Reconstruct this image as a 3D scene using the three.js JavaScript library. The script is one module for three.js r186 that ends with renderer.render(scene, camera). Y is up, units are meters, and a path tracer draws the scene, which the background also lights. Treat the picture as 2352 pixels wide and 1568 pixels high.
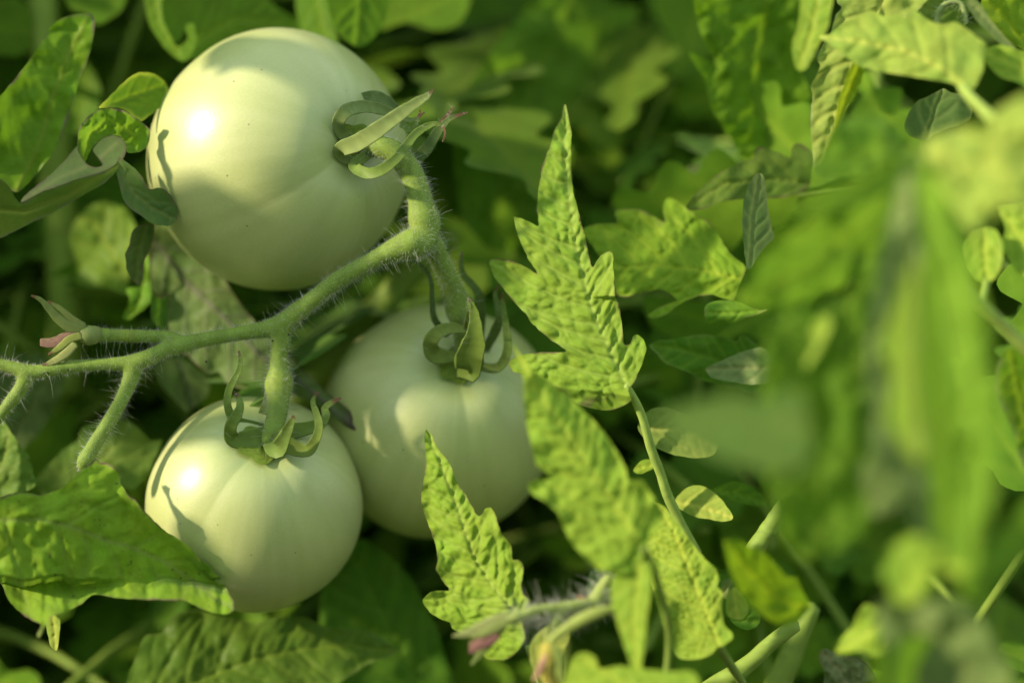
import * as THREE from 'three';
import { mergeGeometries } from 'three/addons/utils/BufferGeometryUtils.js';

// ------------------------------------------------------------------ camera, sky, sun, exposure
const scene = new THREE.Scene();
const FOV = 20, D0 = 0.49, PITCH = THREE.MathUtils.degToRad(22), TAN = Math.tan(THREE.MathUtils.degToRad(FOV / 2));
const FOCUS = new THREE.Vector3(0, 0.30, 0);                    // point in the fruit truss that the lens is focused on
const FRAME = new THREE.Matrix4().makeRotationX(-PITCH).setPosition(FOCUS);
const camera = new THREE.PerspectiveCamera(FOV, 1024 / 682, 0.01, 60);
camera.position.copy(new THREE.Vector3(0, 0, D0).applyMatrix4(FRAME));
camera.lookAt(FOCUS);
camera.focus = 0.482;
camera.userData.fStop = 3.3;

const SUN = new THREE.Vector3(-0.86, 0.37, 0.34).normalize().transformDirection(FRAME);
const sun = new THREE.DirectionalLight(new THREE.Color(1.0, 0.785, 0.66), 5.0);
sun.name = 'sun';
sun.position.copy(FOCUS).addScaledVector(SUN, 5);
sun.target.position.copy(FOCUS);
sun.castShadow = true;
sun.shadow.radius = 5.2;
sun.shadow.mapSize.set(4096, 4096);
Object.assign(sun.shadow.camera, { left: -0.6, right: 0.6, top: 0.6, bottom: -0.6, near: 3, far: 8 });
scene.add(sun, sun.target);

{ // clear, slightly hazy morning sky, a broad pale aureole round the sun
  const W = 256, H = 128, d = new Float32Array(W * H * 4);
  for (let j = 0; j < H; j++) for (let i = 0; i < W; i++) {
    const up = ((j + 0.5) / H - 0.5) * Math.PI, az = ((i + 0.5) / W - 0.5) * 2 * Math.PI;
    const x = Math.cos(az) * Math.cos(up), y = Math.sin(up), z = Math.sin(az) * Math.cos(up);
    const c = x * SUN.x + y * SUN.y + z * SUN.z, g = 0.4 * Math.exp((c - 1) * 5), h = Math.pow(1 - Math.max(y, 0), 3);
    const k = (j * W + i) * 4;
    d[k] = 0.60 + 0.22 * h + g; d[k + 1] = 0.68 + 0.18 * h + g * 0.9; d[k + 2] = 0.75 + 0.06 * h + g * 0.7; d[k + 3] = 1;
  }
  const t = new THREE.DataTexture(d, W, H, THREE.RGBAFormat, THREE.FloatType);
  t.mapping = THREE.EquirectangularReflectionMapping; t.magFilter = THREE.LinearFilter; t.needsUpdate = true;
  scene.background = t; scene.environment = t;
  scene.backgroundIntensity = 1; scene.environmentIntensity = 1;
}
const renderer = new THREE.WebGLRenderer({ antialias: true });
renderer.toneMapping = THREE.LinearToneMapping;
renderer.toneMappingExposure = 1.45;
renderer.shadowMap.enabled = true;

// ------------------------------------------------------------------ helpers
let seed = 7;
const rnd = () => { seed = (seed + 0x6d2b79f5) | 0; let t = Math.imul(seed ^ (seed >>> 15), 1 | seed); t = (t + Math.imul(t ^ (t >>> 7), 61 | t)) ^ t; return ((t ^ (t >>> 14)) >>> 0) / 4294967296; };
const rr = (a, b) => a + (b - a) * rnd();
const clamp = (x, a, b) => Math.min(b, Math.max(a, x)), sstep = (a, b, x) => { const t = clamp((x - a) / (b - a), 0, 1); return t * t * (3 - 2 * t); };
const hash = (x, y, s = 0) => { let h = Math.imul(x, 374761393) ^ Math.imul(y, 668265263) ^ Math.imul(s, 2147483647); h = Math.imul(h ^ (h >>> 13), 1274126177); return ((h ^ (h >>> 16)) >>> 0) / 4294967296; };
function noise(x, y, s = 0) {
  const ix = Math.floor(x), iy = Math.floor(y), fx = x - ix, fy = y - iy, u = fx * fx * (3 - 2 * fx), v = fy * fy * (3 - 2 * fy);
  const a = hash(ix, iy, s), b = hash(ix + 1, iy, s), c = hash(ix, iy + 1, s), d = hash(ix + 1, iy + 1, s);
  return (a + (b - a) * u + (c - a) * v + (a - b - c + d) * u * v) * 2 - 1;
}
const fbm = (x, y, s = 0) => 0.6 * noise(x, y, s) + 0.28 * noise(x * 2.1, y * 2.1, s + 1) + 0.14 * noise(x * 4.3, y * 4.3, s + 2);
function cells(x, y, s) {                                       // distance to the border between cells of a puckered leaf
  const ix = Math.floor(x), iy = Math.floor(y); let f1 = 9, f2 = 9;
  for (let j = -1; j <= 1; j++) for (let i = -1; i <= 1; i++) {
    const cx = ix + i + 0.15 + 0.7 * hash(ix + i, iy + j, s), cy = iy + j + 0.15 + 0.7 * hash(ix + i, iy + j, s + 9), d = Math.hypot(cx - x, cy - y);
    if (d < f1) { f2 = f1; f1 = d; } else if (d < f2) f2 = d;
  }
  return f2 - f1;
}
// A point of the garden: across and down the view in 1/784 of its half height, and z millimetres in front of the plane in focus.
const U = 0.11;                                                  // millimetres that one such step spans on that plane
function at(x, y, z = 0) {
  const d = D0 - z / 1000, k = TAN * d / 784;
  return new THREE.Vector3((x - 1176) * k, (784 - y) * k, D0 - d).applyMatrix4(FRAME);
}
const TX = [0, 775.2, 1548], TY = [0, 516.8, 1033.6];
const tl = (c, r, pts) => pts.map(([x, y, ...e]) => [TX[c] + x * 0.3418, TY[r] + y * 0.3418, ...e]);
function seg(px, py, a, b) {
  const dx = b[0] - a[0], dy = b[1] - a[1], t = clamp(((px - a[0]) * dx + (py - a[1]) * dy) / (dx * dx + dy * dy || 1), 0, 1);
  return [Math.hypot(px - a[0] - dx * t, py - a[1] - dy * t), dx * (py - a[1]) - dy * (px - a[0]), t];
}
function smoothLoop(p, n = 3) {
  const out = [], m = p.length;
  for (let i = 0; i < m; i++) {
    const a = p[(i + m - 1) % m], b = p[i], c = p[(i + 1) % m], d = p[(i + 2) % m];
    for (let k = 0; k < n; k++) {
      const t = k / n, t2 = t * t, t3 = t2 * t;
      out.push([0, 1].map((q) => (2 * t3 - 3 * t2 + 1) * b[q] + (t3 - 2 * t2 + t) * 0.4 * (c[q] - a[q]) + (3 * t2 - 2 * t3) * c[q] + (t3 - t2) * 0.4 * (d[q] - b[q])));
    }
  }
  return out;
}
// ---- a leaf blade: an outline filled with a fine sheet, bent, folded along its midrib and puckered between its veins
const flat = (x, y, z) => at(x, y, z);
function blade(o) {
  const { out, mid, step = 4.5, map = flat } = o, S = o.seed ?? Math.floor(rnd() * 9999);
  const C = { z: 0, gx: 0, gy: 0, foldL: 0, foldR: 0, arch: 0, cup: 0, wave: 0, waveL: 70, pucker: 0, cell: 26, midW: 5, midA: 0.5, secA: 0.3, secW: 4, secStep: 42, secAngle: 0.85, ...o };
  const loop = smoothLoop(out), n = loop.length;
  let x0 = 1e9, y0 = 1e9, x1 = -1e9, y1 = -1e9;
  for (const [x, y] of loop) { x0 = Math.min(x0, x); x1 = Math.max(x1, x); y0 = Math.min(y0, y); y1 = Math.max(y1, y); }
  const size = Math.hypot(x1 - x0, y1 - y0), nx = Math.ceil((x1 - x0) / step) + 3, ny = Math.ceil((y1 - y0) / step) + 3;
  x0 -= step; y0 -= step;
  // secondary veins leave the midrib on both sides, leaning forward
  const sec = (o.sec ?? []).slice();
  if (!o.sec) {
    let run = C.secStep * 0.5;
    for (let i = 0; i + 1 < mid.length; i++) {
      const dx = mid[i + 1][0] - mid[i][0], dy = mid[i + 1][1] - mid[i][1], L = Math.hypot(dx, dy);
      for (; run < L; run += C.secStep * 0.5 * (0.8 + 0.4 * hash(i, Math.round(run), S))) {
        const bx = mid[i][0] + dx * run / L, by = mid[i][1] + dy * run / L, side = sec.length % 2 ? 1 : -1;
        let a = Math.atan2(dy, dx) + side * (C.secAngle + 0.2 * (hash(i, Math.round(run), S + 3) - 0.5)), px = bx, py = by; const line = [[px, py]];
        for (let k = 0; k < 5; k++) { px += Math.cos(a) * size * 0.075; py += Math.sin(a) * size * 0.075; a -= side * 0.10; line.push([px, py]); }
        sec.push(line);
      }
      run -= L;
    }
  }
  const sd = new Float32Array(nx * ny);
  for (let j = 0; j < ny; j++) for (let i = 0; i < nx; i++) {
    const x = x0 + i * step, y = y0 + j * step; let d = 1e9, inside = false;
    for (let k = 0, p = n - 1; k < n; p = k++) {
      const a = loop[p], b = loop[k], ex = b[0] - a[0], ey = b[1] - a[1], t = clamp(((x - a[0]) * ex + (y - a[1]) * ey) / (ex * ex + ey * ey || 1), 0, 1), qx = x - a[0] - ex * t, qy = y - a[1] - ey * t, q = qx * qx + qy * qy;
      if (q < d) d = q;
      if ((a[1] > y) !== (b[1] > y) && x < (b[0] - a[0]) * (y - a[1]) / (b[1] - a[1]) + a[0]) inside = !inside;
    }
    sd[j * nx + i] = (inside ? 1 : -1) * Math.sqrt(d) + (o.jag ?? 1.2) * noise(x / 11, y / 11, S + 5);
  }
  const pos = [], col = [], idx = [], ids = new Map();
  const base = o.color, vein = o.vein ?? [base[0] * 1.7, base[1] * 1.35, base[2] * 1.6], rim = o.rim, bx = mid[0][0], by = mid[0][1];
  function vertex(x, y, s) {
    let dm = 1e9, side = 1, along = 0, acc = 0;
    for (let i = 0; i + 1 < mid.length; i++) {
      const [d, c, t] = seg(x, y, mid[i], mid[i + 1]), L = Math.hypot(mid[i + 1][0] - mid[i][0], mid[i + 1][1] - mid[i][1]);
      if (d < dm) { dm = d; side = Math.sign(c) || 1; along = acc + t * L; }
      acc += L;
    }
    let ds = 1e9;
    if (C.secA || C.pucker) for (const l of sec) for (let i = 0; i + 1 < l.length; i++) { const d = seg(x, y, l[i], l[i + 1])[0]; if (d < ds) ds = d; }
    const gm = Math.exp(-((dm / C.midW) ** 2)), gs = Math.exp(-((ds / C.secW) ** 2)), wx = x + C.cell * 0.55 * noise(x / C.cell * 0.6, y / C.cell * 0.6, S), wy = y + C.cell * 0.55 * noise(x / C.cell * 0.6 + 40, y / C.cell * 0.6, S),
      cu = (along + (wx - x) - dm * 0.62) / C.cell * 1.08, cv = (dm * 0.95 + (wy - y)) / C.cell + (side > 0 ? 50 : 0),
      ce = C.pucker ? 0.8 * cells(cu, cv, S) + 0.2 * cells(cu * 1.9, cv * 1.9, S + 4) : 0.5, pil = sstep(-0.05, 0.8, ce);
    const edge = sstep(0, 14, s);
    let z = C.z + C.gx * (x - bx) / 100 + C.gy * (y - by) / 100 + (side > 0 ? C.foldR : C.foldL) * dm / 100 + C.cup * (dm / 100) ** 2 + C.arch * (along / 100) ** 2;
    z += C.wave * (fbm(x / C.waveL, y / C.waveL, S + 11) + 0.8 * (1 - sstep(0, 45, s)) * noise(x / 38, y / 38, S + 17));
    if (o.zf) z += o.zf(x, y, dm, side, along, s);
    z += -C.midA * gm - C.secA * gs * edge + C.pucker * (pil - 0.5) * (0.35 + 0.65 * edge) * (1 - 0.7 * gm) * (1 - 0.5 * gs);
    const p = map(x, y, z), m = 1 + (o.mottle ?? 0.16) * fbm(x / 28, y / 28, S + 21) + 0.10 * noise(x / 5, y / 5, S + 31);
    let c = [base[0] * m * (1 + 0.12 * fbm(x / 60, y / 60, S + 41)), base[1] * m, base[2] * m];
    const mix = (to, k) => { c = c.map((v, q) => v + (to[q] - v) * k); };
    mix(vein, clamp(0.75 * gm + (o.secC ?? 0.35) * gs + (C.pucker ? 0.12 * (1 - pil) : 0), 0, 0.9));
    if (rim) mix(rim, (1 - sstep(o.rimW ? o.rimW * 0.3 : 1.2, o.rimW ?? 4.5, s + 2.2 * noise(x / 14, y / 14, S + 51))) * clamp(0.45 + 0.7 * noise(x / 30, y / 30, S + 61), 0, 0.9));
    if (o.spots) mix([0.05, 0.03, 0.03], 0.85 * sstep(0.80, 0.90, noise(x / 6, y / 6, S + 71)) * sstep(0.1, 0.5, noise(x / 40, y / 40, S + 81)));
    if (o.tint) { const k = o.tint(x, y, s, along, dm); if (k) mix(k[0], k[1]); }
    pos.push(p.x, p.y, p.z); col.push(...c);
    return pos.length / 3 - 1;
  }
  const node = (k) => { let v = ids.get(k); if (v === undefined) ids.set(k, v = vertex(x0 + (k % nx) * step, y0 + Math.floor(k / nx) * step, sd[k])); return v; };
  const cut = (a, b) => {
    const key = -(Math.min(a, b) * nx * ny + Math.max(a, b) + 1); let v = ids.get(key);
    if (v === undefined) { const t = sd[a] / (sd[a] - sd[b]), xa = x0 + (a % nx) * step, ya = y0 + Math.floor(a / nx) * step, xb = x0 + (b % nx) * step, yb = y0 + Math.floor(b / nx) * step; ids.set(key, v = vertex(xa + (xb - xa) * t, ya + (yb - ya) * t, 0)); }
    return v;
  };
  const tri = (a, b, c) => {
    const v = [a, b, c], poly = [];
    for (let i = 0; i < 3; i++) { const p = v[i], q = v[(i + 1) % 3]; if (sd[p] > 0) poly.push(node(p)); if ((sd[p] > 0) !== (sd[q] > 0)) poly.push(cut(p, q)); }
    for (let i = 2; i < poly.length; i++) idx.push(poly[0], poly[i], poly[i - 1]);
  };
  for (let j = 0; j + 1 < ny; j++) for (let i = 0; i + 1 < nx; i++) {
    const a = j * nx + i, b = a + 1, c = a + nx, d = c + 1;
    if ((i + j) & 1) { tri(a, b, d); tri(a, d, c); } else { tri(a, b, c); tri(b, d, c); }
  }
  const g = new THREE.BufferGeometry();
  g.setAttribute('position', new THREE.Float32BufferAttribute(pos, 3));
  g.setAttribute('color', new THREE.Float32BufferAttribute(col, 3));
  g.setIndex(idx); g.computeVertexNormals();
  return g;
}
// ---- round or flattened tapering rods along points [x, y, z, half width]; flat: thickness over width; lay: direction of the thickness
function rod(pts, { sides = 10, sub = 5, flatness = 1, hollow = 0, color = [0.2, 0.3, 0.05], tip = null, tipAt = 0.9, rough = 0.04, place = at, unit = 1, lay = null, seed: S = 3, end = 0.15, dark = 0 } = {}) {
  const P = pts.map(([x, y, z]) => place(x, y, z)), curve = new THREE.CatmullRomCurve3(P, false, 'centripetal'), n = (pts.length - 1) * sub, pos = [], col = [], idx = [];
  const scale = pts.map(([, , z = 0, r]) => (unit === 1 ? r * TAN * (D0 - z / 1000) / 784 : r * unit));
  const toCam = new THREE.Vector3(0, 0, 1).transformDirection(FRAME);
  let prev = null;
  for (let i = 0; i <= n; i++) {
    const f = i / n * (pts.length - 1), k = Math.min(pts.length - 2, Math.floor(f)), t = f - k, u = (k + t) / (pts.length - 1), p = curve.getPoint(u), T = curve.getTangent(u);
    let r = scale[k] + (scale[k + 1] - scale[k]) * (t * t * (3 - 2 * t));
    const view = lay ?? toCam;
    let N = view.clone().addScaledVector(T, -view.dot(T));
    if (N.length() < 0.15 && prev) N = prev.clone().addScaledVector(T, -prev.dot(T));
    N.normalize(); if (prev) N.lerp(prev, 0.3).addScaledVector(T, -N.dot(T)).normalize(); prev = N.clone();
    const B = new THREE.Vector3().crossVectors(T, N).normalize();
    for (let j = 0; j < sides; j++) {
      const a = j / sides * 2 * Math.PI, w = r * (1 + rough * noise(i * 0.7 + S, j * 1.3, S)), ca = Math.cos(a) * w, sa = Math.sin(a) * w * flatness - hollow * r * (1 - Math.cos(a) ** 2) + hollow * r * 0.5;
      const q = p.clone().addScaledVector(B, ca).addScaledVector(N, sa);
      pos.push(q.x, q.y, q.z);
      const m = 1 + 0.18 * noise(i * 0.9, j * 0.8 + S, S + 1), c = color.map((v) => v * m), tk = tip ? sstep(tipAt - 0.05, tipAt + 0.05, u) : 0;
      col.push(...c.map((v, q2) => v + ((tip ? tip[q2] : v) - v) * tk));
    }
  }
  for (let i = 0; i < n; i++) for (let j = 0; j < sides; j++) { const a = i * sides + j, b = i * sides + (j + 1) % sides; idx.push(a, b, a + sides, b, b + sides, a + sides); }
  for (const [i, s] of [[0, -1], [n, 1]]) { // round the ends
    const p = curve.getPoint(i / n), T = curve.getTangent(i / n).multiplyScalar(s * scale[i ? pts.length - 1 : 0] * 0.5); pos.push(p.x + T.x, p.y + T.y, p.z + T.z); const q = i * sides * 3; col.push(col[q], col[q + 1], col[q + 2]);
    for (let j = 0; j < sides; j++) { const a = i * sides + j, b = i * sides + (j + 1) % sides; s > 0 ? idx.push(a, b, pos.length / 3 - 1) : idx.push(b, a, pos.length / 3 - 1); }
  }
  const g = new THREE.BufferGeometry();
  g.setAttribute('position', new THREE.Float32BufferAttribute(pos, 3));
  g.setAttribute('color', new THREE.Float32BufferAttribute(col, 3));
  g.setIndex(idx); g.computeVertexNormals();
  return g;
}
// ---- stems that fork: tapered capsules joined smoothly and meshed with surface nets
function forked(lines, { step = 0.00042, blend = 0.0016, color, paint }) {
  const caps = [];
  for (const l of lines) {
    const P = l.map(([x, y, z, r]) => [at(x, y, z), r * TAN * (D0 - z / 1000) / 784]), curve = new THREE.CatmullRomCurve3(P.map((p) => p[0]), false, 'centripetal'), n = (l.length - 1) * 4;
    const q = []; for (let i = 0; i <= n; i++) { const f = i / 4, k = Math.min(l.length - 2, Math.floor(f)), t = f - k; q.push([curve.getPoint(i / n), P[k][1] + (P[k + 1][1] - P[k][1]) * t * t * (3 - 2 * t)]); }
    for (let i = 0; i < n; i++) caps.push([q[i][0], q[i + 1][0], q[i][1], q[i + 1][1]]);
  }
  const box = new THREE.Box3(); for (const c of caps) { box.expandByPoint(c[0]); box.expandByPoint(c[1]); } box.expandByScalar(0.006);
  const s = box.getSize(new THREE.Vector3()), N = [s.x, s.y, s.z].map((v) => Math.ceil(v / step) + 1), f = new Float32Array(N[0] * N[1] * N[2]).fill(1), at3 = (i, j, k) => (k * N[1] + j) * N[0] + i;
  const v = new THREE.Vector3(), ab = new THREE.Vector3();
  for (const [a, b, ra, rb] of caps) {
    const m = Math.max(ra, rb) + blend * 2.2, lo = a.clone().min(b).subScalar(m).sub(box.min).divideScalar(step), hi = a.clone().max(b).addScalar(m).sub(box.min).divideScalar(step);
    ab.subVectors(b, a); const L2 = ab.lengthSq() || 1e-12;
    for (let k = Math.max(0, Math.floor(lo.z)); k <= Math.min(N[2] - 1, Math.ceil(hi.z)); k++) for (let j = Math.max(0, Math.floor(lo.y)); j <= Math.min(N[1] - 1, Math.ceil(hi.y)); j++) for (let i = Math.max(0, Math.floor(lo.x)); i <= Math.min(N[0] - 1, Math.ceil(hi.x)); i++) {
      v.set(box.min.x + i * step, box.min.y + j * step, box.min.z + k * step).sub(a);
      const t = clamp(v.dot(ab) / L2, 0, 1), d = v.addScaledVector(ab, -t).length() - (ra + (rb - ra) * t), q = at3(i, j, k), e = f[q], h = Math.max(blend - Math.abs(d - e), 0) / blend;
      f[q] = Math.min(d, e) - h * h * blend * 0.25;
    }
  }
  const pos = [], col = [], idx = [], id = new Map(), cell = (i, j, k) => {
    const key = at3(i, j, k); let n = id.get(key); if (n !== undefined) return n;
    let c = 0, x = 0, y = 0, z = 0; const g = (a, b, d) => f[at3(i + a, j + b, k + d)];
    for (const [a, b] of EDGES) { const p = g(...a), q = g(...b); if ((p < 0) !== (q < 0)) { const t = p / (p - q); c++; x += a[0] + (b[0] - a[0]) * t; y += a[1] + (b[1] - a[1]) * t; z += a[2] + (b[2] - a[2]) * t; } }
    x = box.min.x + (i + x / c) * step; y = box.min.y + (j + y / c) * step; z = box.min.z + (k + z / c) * step;
    const m = 1 + 0.14 * noise(x * 900, y * 900 + z * 700, 5) + 0.10 * noise(x * 2600, y * 2600 + z * 2000, 8), o = paint ? paint(x, y, z) : color;
    pos.push(x, y, z); col.push(o[0] * m, o[1] * m, o[2] * m); id.set(key, n = pos.length / 3 - 1); return n;
  };
  for (let k = 1; k + 1 < N[2]; k++) for (let j = 1; j + 1 < N[1]; j++) for (let i = 1; i + 1 < N[0]; i++) {
    const a = f[at3(i, j, k)] < 0;
    const quad = (b, c1, c2, c3, c4) => { if (a === b) return; const q = [cell(...c1), cell(...c2), cell(...c3), cell(...c4)]; a ? idx.push(q[0], q[1], q[2], q[0], q[2], q[3]) : idx.push(q[0], q[2], q[1], q[0], q[3], q[2]); };
    quad(f[at3(i + 1, j, k)] < 0, [i, j - 1, k - 1], [i, j, k - 1], [i, j, k], [i, j - 1, k]);
    quad(f[at3(i, j + 1, k)] < 0, [i - 1, j, k - 1], [i - 1, j, k], [i, j, k], [i, j, k - 1]);
    quad(f[at3(i, j, k + 1)] < 0, [i - 1, j - 1, k], [i, j - 1, k], [i, j, k], [i - 1, j, k]);
  }
  const g = new THREE.BufferGeometry();
  g.setAttribute('position', new THREE.Float32BufferAttribute(pos, 3)); g.setAttribute('color', new THREE.Float32BufferAttribute(col, 3)); g.setIndex(idx); g.computeVertexNormals();
  return g;
}
const EDGES = []; for (let a = 0; a < 8; a++) for (const b of [1, 2, 4]) if (!(a & b)) EDGES.push([[a & 1, a >> 1 & 1, a >> 2], [(a | b) & 1, (a | b) >> 1 & 1, (a | b) >> 2]]);
// ---- fine hairs standing on a surface
function hairs(g, count, len, rad, seedAt, keep) {
  seed = seedAt; const p = g.attributes.position, nn = g.attributes.normal, n = p.count, pos = [], idx = [], a = new THREE.Vector3(), d = new THREE.Vector3(), e = new THREE.Vector3(), s = new THREE.Vector3();
  for (let i = 0; i < count; i++) {
    const k = Math.floor(rnd() * n); a.fromBufferAttribute(p, k); if (keep && !keep(a)) continue;
    d.fromBufferAttribute(nn, k).add(e.set(rr(-0.45, 0.45), rr(-0.45, 0.45), rr(-0.45, 0.45))).normalize();
    const L = len * (rnd() < 0.25 ? rr(0.8, 1.5) : rr(0.15, 0.6)), bend = e.set(rr(-0.4, 0.4), rr(-0.6, 0.2), rr(-0.4, 0.4)).clone(), o = pos.length / 3;
    s.crossVectors(d, bend).normalize(); const t = new THREE.Vector3().crossVectors(d, s).normalize();
    for (let q = 0; q < 3; q++) { const u = q / 2, c = a.clone().addScaledVector(d, L * u).addScaledVector(bend, L * 0.45 * u * u); for (let j = 0; j < 3; j++) { const w = rad * (1 - 0.8 * u), an = j * 2.094; c.clone().addScaledVector(s, Math.cos(an) * w).addScaledVector(t, Math.sin(an) * w).toArray(pos, pos.length); } }
    for (let q = 0; q < 2; q++) for (let j = 0; j < 3; j++) { const x = o + q * 3 + j, y = o + q * 3 + (j + 1) % 3; idx.push(x, y, x + 3, y, y + 3, x + 3); }
  }
  const h = new THREE.BufferGeometry(); h.setAttribute('position', new THREE.Float32BufferAttribute(pos, 3)); h.setIndex(idx); h.computeVertexNormals(); return h;
}
// ---- things and parts
const used = {};
const numbered = (n) => { used[n] = (used[n] ?? -1) + 1; return used[n] ? n + '_' + String(used[n]).padStart(3, '0') : n; };
function thing(name, label, category, base, group) {
  const o = new THREE.Group(); o.name = numbered(name); o.position.copy(base); o.userData = { label, category }; if (group) o.userData.group = group; scene.add(o); return o;
}
function part(parent, name, geometry, material, top = parent) {
  const m = new THREE.Mesh(geometry.translate(-top.position.x, -top.position.y, -top.position.z), material); m.name = name; m.castShadow = m.receiveShadow = true; parent.add(m); return m;
}
const leafMat = (o) => new THREE.MeshPhysicalMaterial({ vertexColors: true, roughness: 1, transmission: 0.42, thickness: 0, clearcoat: 0.35, clearcoatRoughness: 0.42, specularIntensity: 0.15, side: THREE.DoubleSide, ...o });
const M = {
  leaf: leafMat({ transmission: 0.46, clearcoat: 0.12 }), glow: leafMat({ transmission: 0.62, clearcoat: 0.08 }), thick: leafMat({ transmission: 0.4, clearcoat: 0.2 }), youngOrLit: leafMat({ transmission: 0.4, clearcoat: 0.08 }),  // glow: more see-through leaf copy, for blades meant to look backlit
  stem: new THREE.MeshPhysicalMaterial({ vertexColors: true, roughness: 0.6, specularIntensity: 0.4 }),
  sepal: leafMat({ transmission: 0.22, clearcoat: 0.15 }),
  hair: new THREE.MeshPhysicalMaterial({ color: new THREE.Color(0.75, 0.8, 0.65), roughness: 0.5, transmission: 0.4, thickness: 0 }),
  dry: new THREE.MeshStandardMaterial({ vertexColors: true, roughness: 0.9, side: THREE.DoubleSide }),
};
const G = { deep: [0.075, 0.195, 0.014], mid: [0.10, 0.25, 0.016], lush: [0.135, 0.31, 0.02], youngOrLit: [0.235, 0.40, 0.035], pale: [0.29, 0.43, 0.06], under: [0.16, 0.255, 0.062], stem: [0.17, 0.27, 0.038] };  // palest greens also carry sunlight, grey-green also shade, on leaves near the lens
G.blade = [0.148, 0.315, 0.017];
const RIM = [0.13, 0.075, 0.055], BROWN = [0.15, 0.085, 0.045];
const INV = FRAME.clone().invert(), _v = new THREE.Vector3();
function onBlade(g, o, x, y) {                                   // height of a finished blade under a point of its midrib
  const p = g.attributes.position; let best = 1e9, z = 0;
  for (let i = 0; i < p.count; i += 1) { _v.fromBufferAttribute(p, i).add(o.position).applyMatrix4(INV); const k = TAN * (D0 - _v.z) / 784, d = (_v.x / k + 1176 - x) ** 2 + (784 - _v.y / k - y) ** 2; if (d < best) { best = d; z = _v.z * 1000; } }
  return z;
}
function leafThing(label, parts, { category = 'leaf', group, name = 'tomato_leaf' } = {}) {
  const b = parts[0].mid[0], o = thing(name, label, category, at(b[0], b[1], parts[0].z ?? 0), group);
  for (const p of parts) {
    if (p.rod) { part(o, p.name ?? 'petiole', rod(p.rod, { color: p.color ?? G.stem, ...p.o }), M.stem); continue; }
    const g = blade(p); const m = part(o, p.name ?? (parts.length > 1 ? 'leaflet' : 'blade'), g, p.mat ?? M.leaf);
    if (p.rib) part(m, 'midrib', rod(p.rib.map(([x, y], i) => [x, y, onBlade(g, o, x, y) - 0.05, 4.2 * (1 - 0.75 * i / p.rib.length)]), { color: p.vein ?? p.color.map((c, i) => c * [1.7, 1.35, 1.6][i]), sides: 7 }), M.stem, o);
  }
  return o;
}

// ------------------------------------------------------------------ ground
{
  const g = new THREE.PlaneGeometry(40, 40, 160, 160).rotateX(-Math.PI / 2), c = [], p = g.attributes.position;
  for (let i = 0; i < p.count; i++) { const x = p.getX(i), z = p.getZ(i), k = 0.8 + 0.4 * noise(x * 3, z * 3, 1); p.setY(i, 0.012 * fbm(x * 2, z * 2, 3)); c.push(0.075 * k, 0.055 * k, 0.036 * k); }
  g.setAttribute('color', new THREE.Float32BufferAttribute(c, 3)); g.computeVertexNormals();
  const m = new THREE.Mesh(g, new THREE.MeshStandardMaterial({ vertexColors: true, roughness: 1 })); m.name = 'ground'; m.userData.kind = 'structure'; m.receiveShadow = true; scene.add(m);
}

// ------------------------------------------------------------------ tomatoes
const skin = (() => {                                            // pale unripe skin: faint streaks from the stalk and fine light flecks
  const W = 1024, H = 512, d = new Uint8Array(W * H * 4), e = new Uint8Array(W * H * 4);
  for (let j = 0; j < H; j++) for (let i = 0; i < W; i++) {
    const u = i / W, v = j / H, k = (j * W + i) * 4, w = Math.sin(v * Math.PI) * 0.5 + 0.5;
    const cx = Math.cos(u * 6.2832), sx = Math.sin(u * 6.2832);
    const st = noise(cx * 14 + 30, sx * 14 + v * 1.5, 3) * 0.5 + noise(cx * 5 + 9, sx * 5 + v * 2, 4) * 0.6, blot = fbm(cx * 2.2 + 7, sx * 2.2 + v * 5, 6), f = hash(i >> 1, j >> 1, 2) * 0.6 + hash(i, j, 5) * 0.4;
    const m = 1 + 0.055 * st * w + 0.04 * blot + 0.05 * (f - 0.5), dot = hash(i >> 1, j >> 1, 77) > 0.99985 ? 0.6 : 1;
    d[k] = clamp(173 * m * dot, 0, 255); d[k + 1] = clamp((186 - 2 * st) * m * dot, 0, 255); d[k + 2] = clamp((115 + 6 * st) * m * dot, 0, 255); d[k + 3] = 255;
    e[k] = e[k + 1] = e[k + 2] = clamp(128 + 60 * (f - 0.5) + 50 * noise(i / 3.1, j / 3.1, 12), 0, 255); e[k + 3] = 255;
  }
  const mk = (a, srgb) => { const t = new THREE.DataTexture(a, W, H); t.magFilter = THREE.LinearFilter; t.wrapS = THREE.RepeatWrapping; if (srgb) t.colorSpace = THREE.SRGBColorSpace; t.needsUpdate = true; return t; };
  return new THREE.MeshPhysicalMaterial({ map: mk(d, true), vertexColors: true, bumpMap: mk(e), bumpScale: 0.00004, roughness: 0.34, ior: 1.46, specularIntensity: 1, clearcoat: 1, clearcoatRoughness: 0.58 });
})();
const camAxis = (x, y, z) => new THREE.Vector3(x, y, z).normalize().transformDirection(FRAME);
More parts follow.
